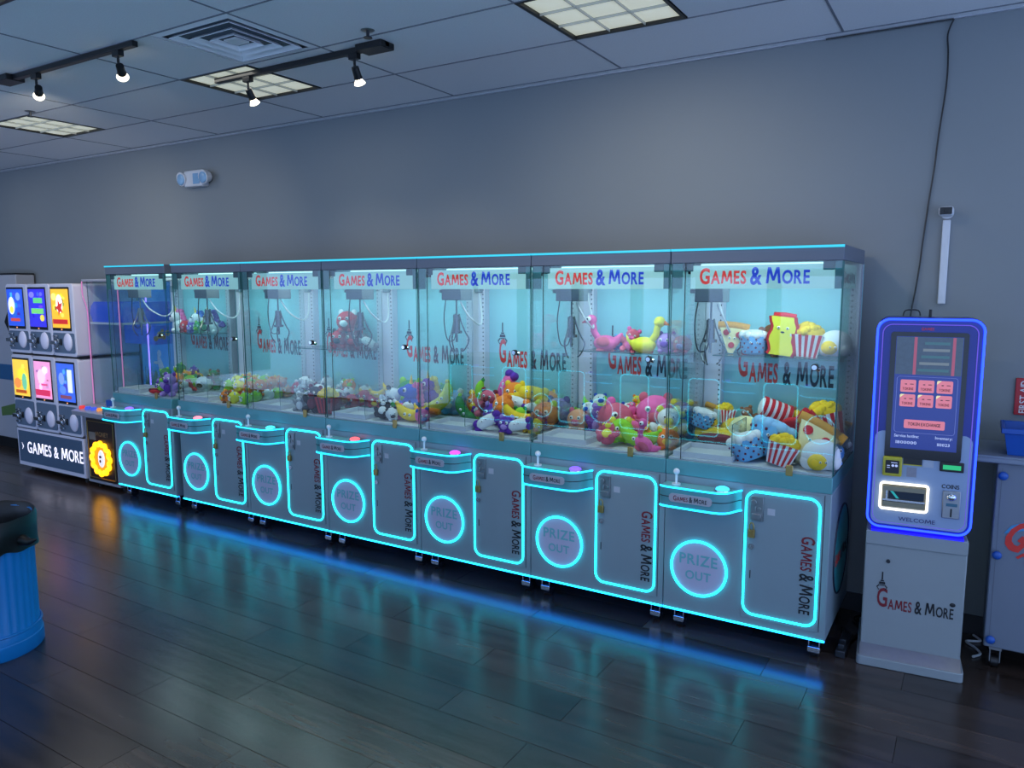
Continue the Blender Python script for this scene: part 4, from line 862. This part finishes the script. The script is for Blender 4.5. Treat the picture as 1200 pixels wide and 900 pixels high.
# ------------------------------------------------------------------ capsule toy machines at the left
M_GBODY = mat('capsule_machine_white', (226, 222, 236), .35, var=.03, scale=4)
M_GPAN = mat('slate_blue_panel', (100, 118, 140), .4, var=.05)
ARTS = [((40, 80, 200), [((225, 235, 245), 'e', .3, .55, .26, .3), ((235, 220, 80), 'e', .3, .44, .16, .12), ((190, 70, 60), 'b', .5, .17, .6, .08), ((120, 150, 235), 'e', .75, .8, .18, .14)], 'blue picture with a white egg shape', 'top left'),
        ((52, 50, 200), [((90, 190, 120), 'b', .6, .7, .55, .14), ((110, 200, 110), 'b', .55, .42, .75, .14), ((225, 205, 80), 'e', .82, .24, .16, .11), ((120, 120, 240), 'e', .25, .85, .2, .1)], 'violet blue picture with green blocks', 'top middle'),
        ((235, 178, 50), [((245, 240, 230), 'e', .5, .62, .24, .3), ((190, 50, 44), 'd', .5, .52, .3, .26), ((180, 40, 40), 'b', .5, .16, .86, .12), ((250, 225, 120), 'e', .2, .8, .18, .12)], 'yellow and red picture', 'top right'),
        ((236, 196, 70), [((245, 225, 60), 'e', .55, .6, .3, .2), ((240, 140, 70), 'e', .3, .35, .28, .18), ((110, 190, 150), 'e', .75, .4, .2, .3), ((170, 80, 30), 'b', .5, .12, .7, .09)], 'yellow and orange picture', 'bottom left'),
        ((226, 150, 196), [((244, 200, 220), 'e', .45, .6, .3, .24), ((210, 80, 130), 'b', .62, .38, .4, .05), ((200, 50, 90), 'b', .5, .16, .9, .16), ((250, 225, 235), 'e', .7, .78, .2, .12)], 'pink picture', 'bottom middle'),
        ((58, 96, 206), [((215, 225, 245), 'b', .78, .55, .26, .6), ((120, 150, 230), 'e', .3, .6, .2, .2), ((120, 70, 90), 'b', .5, .12, .66, .09), ((90, 130, 230), 'e', .35, .3, .24, .14)], 'blue picture with pale vertical lettering', 'bottom right')]
GX0, GW, GY = -7.545, .394, .1
def capsule_machine(i):
    c, r = i % 3, i//3
    z0, z1 = ((1.165, 1.822), (.425, 1.145))[r]
    x0 = GX0+c*GW+.004; x1 = x0+GW-.008; bg, shapes, desc, pos = ARTS[i]
    t = tag(empty('capsule_machine', (x0, GY, z0)), 'capsule toy machine, %s, %s of six' % ('with '+desc, pos), 'capsule machine', 'six stacked capsule toy machines')
    w, hgt = x1-x0, z1-z0; sz = hgt-.66
    part('body', M_GBODY, lambda b: b.prism(rrect(0, w, 0, hgt, .03, 5), 0, .6), t, bevel=.006)
    bz = part('picture_frame', M_BLACK, lambda b: b.box(.022, .33, -.006, -.0005, .235+sz, .63+sz), t, bevel=.003)
    pic = part('lit_picture', mat('pic_%d' % i, bg, .3, emit=bg, es=1.0), lambda b: b.box(.034, .318, -.009, -.0062, .262+sz, .612+sz), bz)
    r9 = random.Random(40+i)
    for q9 in range(9):
        k9 = r9.uniform(.55, 1.5); shapes = [(tuple(min(255, int(c9*k9+r9.uniform(-10, 50))) for c9 in bg), r9.choice('eb'), r9.uniform(.18, .82), r9.uniform(.3, .88), r9.uniform(.08, .2), r9.uniform(.04, .14))]+shapes
    for k, (col, kd, u, v, su, sv) in enumerate(shapes):
        cx, cz = .034+.284*u, .262+sz+.35*v; a, q = .142*su, .175*sv; y = -.0102-.0004*k
        m = mat('art_%d_%d' % (i, k), col, .3, emit=col, es=1.0)
        a *= 1.0; 
        if kd == 'e': out = [(cx+a*1.6*math.cos(2*PI*j/20), cz+q*1.6*math.sin(2*PI*j/20)) for j in range(20)]
        elif kd == 'd': out = [(cx+a*1.5*math.cos(2*PI*j/10)*(1 if j % 2 else .45), cz+q*1.7*math.sin(2*PI*j/10)*(1 if j % 2 else .45)) for j in range(10)]
        else: out = [(cx-a, cz-q), (cx+a, cz-q), (cx+a, cz+q), (cx-a, cz+q)]
        part('printed_shape', m, lambda b: b.prism(out, y, y+.0003), pic, smooth=False)
    part('indicator', emis('amber_dot', (255, 170, 110), 1.2), lambda b: b.cyl((.178, -.006, .247+sz), (.178, -.01, .247+sz), .007, n=10), bz)
    lp = part('dispenser_panel', M_GPAN, lambda b: b.prism(rrect(.02, w-.02, .03, .215+sz, .02), -.006, -.0005), t)
    part('turn_knob', M_CHROME, lambda b: (b.cyl((.085, -.006, .125), (.085, -.02, .125), .045, n=20), b.box(.035, .135, -.05, -.02, .108, .142), b.box(.055, .12, -.03, -.006, .06, .075), b.box(.055, .12, -.03, -.006, .175, .19)), lp, bevel=.004)
    part('coin_plate', M_BLACK, lambda b: (b.box(.138, .165, -.01, -.006, .1, .16), b.box(.15, .155, -.014, -.01, .115, .145)), lp)
    part('chute_cover', mat('lilac_chute', (240, 234, 252), .25, var=.02), lambda b: b.ball((.265, -.006, .13), (.068, .02, .082), 24, 10), lp)
for i in range(6): capsule_machine(i)
def light_box():
    w = 3*GW; t = tag(empty('sign_stand', (GX0, GY, 0)), 'low white stand with a lit GAMES & MORE sign under the capsule machines', 'sign stand')
    part('body', M_GBODY, lambda b: b.box(0, w, 0, .6, .045, .42), t, bevel=.006)
    pn = part('sign_panel', mat('slate_sign', (52, 70, 96), .35, emit=(52, 76, 108), es=.3), lambda b: b.box(.03, w-.03, -.005, -.0005, .085, .395), t, bevel=.002)
    TX = mat('lit_white_letters', (240, 240, 250), .4, emit=(232, 228, 246), es=1.1)
    lettering(pn, 'GAMES & MORE', .98, (.68, -.0062, .185), (TX,), xs=.8, bold=.01)
    part('arrow_mark', TX, lambda b: b.prism([(.09, .275), (.12, .24), (.09, .205), (.105, .24)], -.0072, -.0056), pn, smooth=False)
    part('strip_trim', M_BLACK, lambda b: b.box(0, w, -.002, .02, .4205, .4245), t, smooth=False)
    for x in (.12, w-.12):
        for y in (.08, .52): part('foot', M_BLACK, lambda b: (b.cyl((x, y, 0), (x, y, .012), .025, n=12), b.cyl((x, y, .012), (x, y, .0445), .011, n=10)), t)
light_box()
tag(part('spacer_bar', M_BLACK, lambda b: b.box(GX0+.004, GX0+3*GW-.004, GY+.02, GY+.59, 1.1455, 1.1645)), 'thin black bar between the two tiers of capsule machines', 'spacer bar')

def ocean_game():
    x0, x1, y0, y1 = -6.325, -5.83, .1, .72
    w = x1-x0; d = y1-y0
    t = tag(empty('prize_game', (x0, y0, 0)), 'low game cabinet with a glowing yellow wheel and a clear ocean-themed top', 'arcade game')
    GM = mat('game_silver', (176, 178, 190), .3, .2, var=.03, scale=5)
    part('body', GM, lambda b: b.box(0, w, 0, d, .03, .64), t, bevel=.006)
    fp = part('front_panel', mat('dark_brown_panel', (46, 30, 24), .35, var=.15), lambda b: b.box(.03, w-.03, -.006, -.0005, .06, .625), t, bevel=.002)
    part('panel_frame', M_BRASS, lambda b: b.tube([(x, -.008, z) for x, z in rrect(.05, w-.05, .085, .6, .01)], .0035, 6, True), fp)
    wc = (w*.5, .27)
    wheel = part('light_wheel', emis('amber_wheel', (255, 176, 20), 2.4), lambda b: b.tube([(wc[0]+(.135+.012*math.cos(12*a))*math.cos(a), -.016, wc[1]+(.135+.012*math.cos(12*a))*math.sin(a)) for a in [2*PI*k/96 for k in range(96)]], .02, 8, True), fp)
    part('wheel_disc', mat('amber_disc', (230, 150, 30), .35, emit=(235, 150, 20), es=.8), lambda b: b.cyl((wc[0], -.006, wc[1]), (wc[0], -.012, wc[1]), .118, n=32), fp)
    part('wheel_hub', mat('pale_hub', (230, 232, 240), .3, emit=(225, 226, 240), es=.8), lambda b: b.ball((wc[0]+.005, -.014, wc[1]), (.05, .012, .08), 20, 10), fp)
    part('hub_print', M_MAROON, lambda b: (b.ball((wc[0]+.01, -.027, wc[1]+.02), (.02, .003, .012), 10, 6), b.ball((wc[0]+.005, -.027, wc[1]-.02), (.014, .003, .014), 10, 6)), fp)
    lettering(fp, 'MONEY', .2, (w*.55, -.0075, .47), (mat('bronze_print', (150, 120, 80), .4, var=.1),), xs=.9, bold=.016)
    part('printed_note', mat('grey_note', (124, 118, 110), .5, var=.2), lambda b: b.box(.07, .17, -.0085, -.0065, .43, .5), fp, smooth=False)
    # console
    cs = part('console', GM, lambda b: b.prism([(-.1, .66), (-.11, .7), (.02, .735), (.1, .735), (.1, .641), (0, .641)], -.01, w+.01, 'x'), t, bevel=.004)
    for k, col in enumerate([(230, 60, 60), (60, 90, 230), (60, 90, 230), (235, 150, 70), (230, 60, 60)]):
        part('console_button', emis('game_btn_%d' % k, col, 1.0), lambda b: b.lathe([(0, .02), (.02, .018), (.026, .01), (.026, -.01)], 14, (.06+k*.092, -.045, .722)), cs)
    part('joystick', mat('white_ball_top'), lambda b: (b.cyl((w-.06, .03, .735), (w-.06, .03, .775), .005, n=8), b.ball((w-.06, .03, .788), .016, 12, 8)), cs)
    part('blue_bin', mat('bin_blue', (16, 80, 168), .4, var=.05), lambda b: b.box(w-.19, w-.1, .03, .09, .7355, .8), cs, bevel=.005)
    # clear upper case
    zb, zt = .736, 1.84
    for yy in (0.008,): part('front_glass', [M_GLASS, M_EDGE], lambda b: b.pane(.012, w-.012, .1, .105, zb, zt), t, smooth=False)
    for xx in (.004, w-.008): part('side_glass', [M_GLASS, M_EDGE], lambda b: b.pane(xx, xx+.004, .106, d-.03, zb, zt), t, smooth=False)
    part('bed', mat('game_bed', (200, 200, 220), .4, var=.03), lambda b: b.box(0, w, .1, d, .641, .735), t)
    PKL = emis('pink_edge_light', (226, 140, 208), .8)
    part('edge_light', PKL, lambda b: b.tube(smoothpath([(.006, .095, zb), (.006, .095, 1.45), (.006, .09, 1.6), (.006, .06, 1.72), (.006, .06, zt)], 4), .005, 6), t)
    part('edge_light', PKL, lambda b: b.tube([(w-.006, .095, zb), (w-.006, .095, zt)], .005, 6), t)
    part('edge_light', emis('violet_edge_light', (130, 100, 245), 4.0), lambda b: b.tube([(w-.02, d-.26, zb), (w-.02, d-.26, zt)], .006, 6), t)
    part('lamp_foot', mat('violet_foot', (170, 140, 220), .3, emit=(150, 110, 230), es=.3), lambda b: b.lathe([(.012, .12), (.03, .06), (.1, .005), (.11, 0)], 20, (w-.13, d-.26, zb)), t)
    part('roof', GM, lambda b: b.box(0, w, .06, d, zt, zt+.02), t, bevel=.003)
    # ocean art
    bk = part('ocean_back', mat('ocean_blue', (40, 120, 190), .4, emit=(30, 100, 170), es=.6, var=.35, scale=7), lambda b: b.box(.0, w, d-.026, d-.016, .736, 1.84), t)
    part('seal_print', mat('seal_white', (225, 232, 240), .5, var=.05), lambda b: (b.ball((.3, d-.028, 1.03), (.04, .004, .13), 14, 8, rot=Matrix.Rotation(-.35, 3, 'Y')), b.ball((.275, d-.028, 1.17), (.032, .004, .035), 12, 8), b.ball((.23, d-.028, 1.08), (.05, .004, .014), 10, 6)), bk)
    part('barrel_print', mat('barrel_brown', (150, 120, 80), .5, var=.2), lambda b: b.ball((.32, d-.028, .88), (.09, .004, .085), 16, 8), bk)
    part('coral_print', mat('coral_teal', (60, 150, 140), .5, var=.3), lambda b: [b.ball((.06+.03*k, d-.028, .84+.05*(k % 3)), (.03, .004, .07), 10, 6) for k in range(6)], bk)
    md = part('bubble_panel', mat('bubble_blue', (36, 96, 200), .35, emit=(24, 70, 170), es=.5, var=.2, scale=8), lambda b: b.box(.02, w-.012, d-.2, d-.03, 1.27, 1.44), t)
    for k, (u, v, q) in enumerate([(.0, .3, .035), (.3, .5, .05), (.55, .35, .03), (.8, .6, .04), (.45, .75, .025)]):
        part('gold_bubble', mat('gold_print', (206, 160, 70), .4, var=.1), lambda b: b.ball((w-.011, d-.19+.15*u, 1.28+.15*v), (.003, q*.7, q*.7), 12, 8), md)
    part('shelf_plate', mat('game_shelf_white', (214, 214, 226), .35, var=.02), lambda b: b.box(.012, w-.012, .106, d-.03, 1.462, 1.478), t)
    part('blue_marquee', mat('marquee_blue', (20, 62, 170), .35, emit=(16, 52, 150), es=.8, var=.15, scale=6), lambda b: b.prism([(.13, 1.4785), (.11, 1.56), (.12, 1.62), (.15, 1.66), (d-.03, 1.66), (d-.03, 1.4785)], .014, w-.014, 'x'), t, bevel=.004)
    for x in (.06, w-.06):
        for y in (.08, d-.08): part('foot', M_BLACK, lambda b: b.cyl((x, y, 0), (x, y, .0295), .022, n=12), t)
ocean_game()

def far_panel():
    t = tag(empty('white_cabinet', (-9.6, .2, 0)), 'tall white cabinet with black diamond emblem and blue label at the left edge', 'cabinet')
    part('body', mat('off_white_cabinet', (176, 176, 184), .4, var=.04, scale=4), lambda b: b.box(0, 1.33, .35, .54, .12, 1.93), t, bevel=.008)
    part('top_trim', M_DARK, lambda b: b.box(-.005, 1.335, .345, .54, 1.931, 1.945), t)
    part('base', M_BLACK, lambda b: b.box(.02, 1.31, .37, .53, 0, .119), t)
    dm = part('diamond_emblem', M_BLACK, lambda b: b.prism([(1.18, 1.22), (1.33, 1.42), (1.18, 1.62), (1.03, 1.42)], .343, .3495), t, smooth=False)
    part('emblem_pips', mat('pip_grey', (170, 170, 178), .5, var=.03), lambda b: [b.cyl((1.22+dx, .3425, 1.42+dz), (1.22+dx, .341, 1.42+dz), .025, n=10) for dx, dz in ((0, .06), (0, -.06), (.05, 0), (-.05, 0))], dm)
    part('blue_label', mat('label_blue', (40, 96, 140), .5, var=.1), lambda b: b.box(.7, 1.3, .345, .3495, .78, .95), t, smooth=False)
    part('printed_arm', mat('print_green', (88, 118, 62), .6, var=.15), lambda b: b.prism([(.8, .36), (1.12, .4), (1.25, .38), (1.25, .5), (1.1, .52), (.8, .46)], .344, .3495), t, smooth=False)
    part('printed_hand', mat('print_brown', (140, 88, 70), .6, var=.15), lambda b: b.prism([(1.25, .34), (1.32, .36), (1.33, .5), (1.25, .53)], .344, .3495), t, smooth=False)
far_panel()

# ------------------------------------------------------------------ trash can with liner
TC = (-3.585, -1.965)
def trash():
    t = tag(empty('trash_can', TC+(0,)), 'blue ribbed metal trash can at the left edge of the view', 'trash can')
    B = mat('blue_painted_metal', (6, 124, 196), .42, var=.06, scale=5)
    n = 144
    def body(b):
        v = []; f = []; prof = [(.238, .075), (.236, .11), (.226, .13), (.228, .62), (.234, .66)]
        for k, (r, z) in enumerate(prof):
            for j in range(n):
                q = r+(.0035*math.cos(j*2*PI*36/n) if k in (2, 3) else 0); v.append((q*math.cos(2*PI*j/n), q*math.sin(2*PI*j/n), z))
        for k in range(len(prof)-1): f += [(k*n+j, k*n+(j+1) % n, (k+1)*n+(j+1) % n, (k+1)*n+j) for j in range(n)]
        f.append(tuple(range(n))[::-1]); b.add(v, f)
    part('body', B, body, t, ang=60)
    part('base_ring', B, lambda b: b.lathe([(.0, 0), (.238, 0), (.244, .01), (.242, .07), (.238, .0745), (0, .0745)], 64), t)
    part('hoop', B, lambda b: b.tube([(.236*math.cos(2*PI*k/64), .236*math.sin(2*PI*k/64), .118) for k in range(64)], .006, 6, True), t)
    part('rim', B, lambda b: b.tube([(.238*math.cos(2*PI*k/64), .238*math.sin(2*PI*k/64), .665) for k in range(64)], .009, 8, True), t)
trash()
def liner():
    n = 96; r0 = random.Random(5); ph = [r0.random()*6.28 for _ in range(8)]
    def wob(a, k): return sum(math.sin((3+2*i)*a+ph[i]+k*1.3)/(i+1.5) for i in range(6))
    prof = [(.17, .28, .006), (.205, .45, .006), (.222, .6, .005), (.232, .675, .003), (.244, .683, .003), (.252, .66, .004), (.25, .6, .006), (.249, .54, .008), (.251, .51, .009)]
    def f(b):
        v = []; fc = []
        for k, (r, z, w) in enumerate(prof):
            for j in range(n):
                a = 2*PI*j/n; q = r+w*wob(a, k*.5); zz = z+(.016*wob(a, 2) if k >= 7 else (.006*wob(a, 4) if 3 <= k <= 5 else 0)); v.append((q*math.cos(a), q*math.sin(a), zz))
        for k in range(len(prof)-1): fc += [(k*n+j, k*n+(j+1) % n, (k+1)*n+(j+1) % n, (k+1)*n+j) for j in range(n)]
        fc.append(tuple(range(n))[::-1]); b.add(v, fc)
        b.tube([(.235, .09, .57), (.28, .1, .565), (.315, .115, .58)], .02, 8, radii=[.03, .018, .004])
    o = part('trash_bag', mat('black_liner', (10, 10, 12), .42, var=.2, scale=15, bump=.4), f, loc=TC+(0,), ang=70)
    tag(o, 'black plastic liner folded over the rim of the blue trash can', 'trash bag')
liner()

# ------------------------------------------------------------------ right edge: counter, bin, cabinet
def right_cabinet():
    t = tag(empty('white_game_cabinet', (.635, .36, 0)), 'white cabinet with a slanted red GAMES logo at the right edge', 'cabinet')
    part('body', mat('shaded_white_enamel', (112, 121, 136), .36, var=.03, scale=6), lambda b: b.box(0, .8, 0, .36, .11, .985), t, bevel=.006)  # white cabinet; the dimness of this corner is put into a darker enamel
    part('door_seam', mat('seam_grey', (84, 92, 106), .5, var=.04), lambda b: b.box(.02, .0215, -.001, .002, .14, .96), t, smooth=False)
    BL = mat('knob_blue', (28, 84, 170), .35, var=.05)
    for z in (.93, .56, .155): part('corner_knob', BL, lambda b: (b.cyl((.025, 0, z), (.025, -.02, z), .012, n=12), b.ball((.025, -.024, z), (.02, .012, .02), 12, 8)), t)
    lettering(t, 'logo', .62, (.275, -.003, .435), (M_RED, M_NAVY), spin=.62, xs=.6, bold=.03)
    part('blue_swoosh', mat('swoosh_blue', (60, 140, 190), .5, var=.04), lambda b: b.prism([(.045, .66), (.07, .7), (.12, .725), (.2, .72), (.26, .68), (.2, .69), (.12, .685)], -.0025, -.0005), t, smooth=False)
    for x in (.05, .75):
        for y in (.05, .31):
            c = part('caster', M_STEEL, lambda b: (b.box(x-.025, x+.025, y-.025, y+.025, .09, .1095), b.box(x-.022, x-.018, y-.02, y+.02, .03, .09), b.box(x+.018, x+.022, y-.02, y+.02, .03, .09)), t)
            part('wheel', M_BLACK, lambda b: b.cyl((x-.015, y, .03), (x+.015, y, .03), .03, n=16), c)
right_cabinet()
tag(part('counter_slab', mat('counter_grey', (120, 130, 146), .35, .2, var=.05), lambda b: (b.box(.54, 1.5, .33, .74, .9855, 1.02), b.box(.545, 1.5, .325, .3298, .99, 1.01)), bevel=.003), 'grey counter slab on top of the white cabinet at the right edge', 'counter')
def bin_(x, y, z):
    t = tag(empty('storage_bin', (x, y, z)), 'blue plastic storage bin on the counter at the right edge', 'storage bin')
    B = mat('bin_blue')
    def f(b):
        w0, w1, d0, d1, h = .085, .105, .1, .12, .12
        lo = [(-w0, -d0, 0), (w0, -d0, 0), (w0, d0, 0), (-w0, d0, 0)]; hi = [(-w1, -d1, h), (w1, -d1, h), (w1, d1, h), (-w1, d1, h)]
        li = [(-w0+.005, -d0+.005, .005), (w0-.005, -d0+.005, .005), (w0-.005, d0-.005, .005), (-w0+.005, d0-.005, .005)]; ii = [(-w1+.006, -d1+.006, h), (w1-.006, -d1+.006, h), (w1-.006, d1-.006, h), (-w1+.006, d1-.006, h)]
        v = lo+hi+ii+li; fc = [(0, 3, 2, 1), (12, 13, 14, 15)]
        for i in range(4):
            j = (i+1) % 4; fc += [(i, j, 4+j, 4+i), (4+i, 4+j, 8+j, 8+i), (8+i, 8+j, 12+j, 12+i)]
        b.add(v, fc)
    part('tub', B, f, t, smooth=False)
    part('rim', B, lambda b: (b.box(-.115, .115, -.13, -.121, .1, .124), b.box(-.115, .115, .121, .13, .1, .124), b.box(-.115, -.1065, -.121, .121, .1, .124), b.box(.1065, .115, -.121, .121, .1, .124)), t, bevel=.003)
bin_(.755, .48, 1.0205)

# ------------------------------------------------------------------ wall-mounted things
def wall_camera():
    t = tag(empty('security_camera', (.355, YW, 2.14)), 'small white security camera on the wall above its cable cover', 'security camera')
    WP = mat('white_plastic', (206, 208, 214), .4, var=.02)
    part('mount', WP, lambda b: (b.cyl((0, -.001, 0), (0, -.012, 0), .03, n=20), b.cyl((0, -.012, 0), (0, -.05, .0), .012, n=12)), t)
    hd = part('housing', WP, lambda b: b.box(-.034, .03, -.13, -.04, -.022, .022), t, bevel=.012, rot=(0, 0, 0))
    part('lens', M_BLACK, lambda b: (b.box(-.028, .024, -.136, -.1305, -.017, .017), b.cyl((0, -.136, 0), (0, -.141, 0), .011, n=14)), hd, bevel=.003)
wall_camera()
tag(part('cable_cover', mat('white_plastic'), lambda b: b.box(.337, .372, YW-.018, YW-.001, 1.69, 2.105), bevel=.004), 'white vertical cable cover running down from the security camera', 'cable cover')
def wire():
    pts = [(.327, 3.06), (.305, 2.99), (.312, 2.9), (.313, 2.754), (.294, 2.513), (.284, 2.35), (.269, 2.184), (.255, 2.0), (.248, 1.888), (.236, 1.76), (.223, 1.65), (.21, 1.45), (.2, 1.2)]
    pts = [(x, YW-.012, z) for x, z in pts]
    tag(part('hanging_wire', M_BLACK, lambda b: b.tube(smoothpath(pts, 6), .004, 6)), 'thin black wire hanging down the wall from ceiling to kiosk', 'wire')
    tag(part('ceiling_wire', M_BLACK, lambda b: b.tube(smoothpath([(.327, YW-.03, ZC-.01), (.0, YW-.03, ZC-.01), (-.25, YW-.03, ZC-.01)], 6), .004, 6)), 'short black wire along the ceiling edge above the rightmost claw machine', 'wire')
wire()
def emergency_light():
    t = tag(empty('emergency_light', (-5.4, YW, 2.73)), 'white emergency light with two lamp heads high on the wall', 'emergency light')
    m = mat('white_plastic')
    part('housing', m, lambda b: b.box(-.13, .12, -.075, -.001, -.07, .07), t, bevel=.012)
    for sx in (-1, 1):
        h = part('lamp_head', m, lambda b: (b.cyl((sx*.15, -.03, .01), (sx*.15, -.09, 0), .045, .06, n=18), b.cyl((sx*.115, -.04, .02), (sx*.15, -.05, .01), .014, n=10)), t)
        part('lens', mat('clear_lens_blue', (130, 170, 205), .15, var=.05), lambda b: b.ball((sx*.15, -.09, 0), (.052, .014, .052), 14, 8), h)
    part('indicator_window', mat('clear_lens_blue'), lambda b: b.box(.0, .09, -.08, -.0755, -.05, .04), t, bevel=.004)
emergency_light()
def first_aid():
    t = tag(part('first_aid_sign', mat('sign_red', (176, 28, 40), .45, var=.04), lambda b: b.box(.695, .86, YW-.012, YW-.001, 1.155, 1.335), bevel=.002), 'red FIRST AID sign on the wall at the right edge', 'sign')
    lettering(t, 'FIRST AID', .16, (.745, YW-.0135, 1.245), (mat('sign_white', (220, 216, 216), .5, var=.02),), spin=-PI/2, xs=.8, bold=.016)
first_aid()
def cables():
    tag(part('floor_cable', M_BLACK, lambda b: b.tube(smoothpath([(.02, .45, .008), (.06, .3, .008), (.1, .5, .008), (.05, .62, .008), (.12, .7, .008), (.3, .7, .008)], 6), .007, 6)), 'black power cable coiled on the floor between claw machine and kiosk', 'cable')
    tag(part('power_strip', M_DARK, lambda b: (b.box(.03, .075, .12, .36, 0, .035), b.box(.038, .067, .14, .16, .035, .06), b.box(.038, .067, .2, .22, .035, .06)), bevel=.004), 'dark power strip on the floor beside the rightmost claw machine', 'power strip')
    tag(part('floor_cable', mat('white_cable'), lambda b: b.tube(smoothpath([(.6, .72, .008), (.63, .66, .008), (.57, .62, .008), (.61, .56, .008), (.63, .5, .008), (.6, .45, .008)], 6), .006, 6)), 'white cable lying on the floor between kiosk and right cabinet', 'cable')
    tag(part('coiled_cable', M_BLACK, lambda b: b.tube([((.1+.045*math.cos(a))*1.0, .56+.05*math.sin(a), .14+.006*a) for a in [k*.3 for k in range(64)]], .008, 6)), 'coil of black cable hanging beside the kiosk near the floor', 'cable') if False else None
cables()

# ------------------------------------------------------------------ the facing row of claw machines, seen as reflections in the glass
def facing_row():
    keep = {'cabinet', 'base_led_strip', 'deck_trim', 'service_door', 'prize_door', 'control_console', 'header', 'corner_post', 'caster'}
    src = [o for o in COL.objects if o.name.startswith('claw_machine')][5]
    kids = [c for c in src.children if c.name.split('.')[0] in keep and c.type == 'MESH']
    for k in range(6):
        r = src.copy(); COL.objects.link(r); r.location = (-.98-.8*k, -4.35, 0); r.rotation_euler = (0, 0, PI)
        r['label'] = 'claw machine of the facing row, showing only as cyan outlines mirrored in the glass'; r['group'] = 'facing row of claw machines'
        for c in kids:
            d = c.copy(); COL.objects.link(d); d.parent = r
            for g in c.children:
                if g.type == 'MESH' and g.name.split('.')[0] != 'lamp_bar': q = g.copy(); COL.objects.link(q); q.parent = d
facing_row()
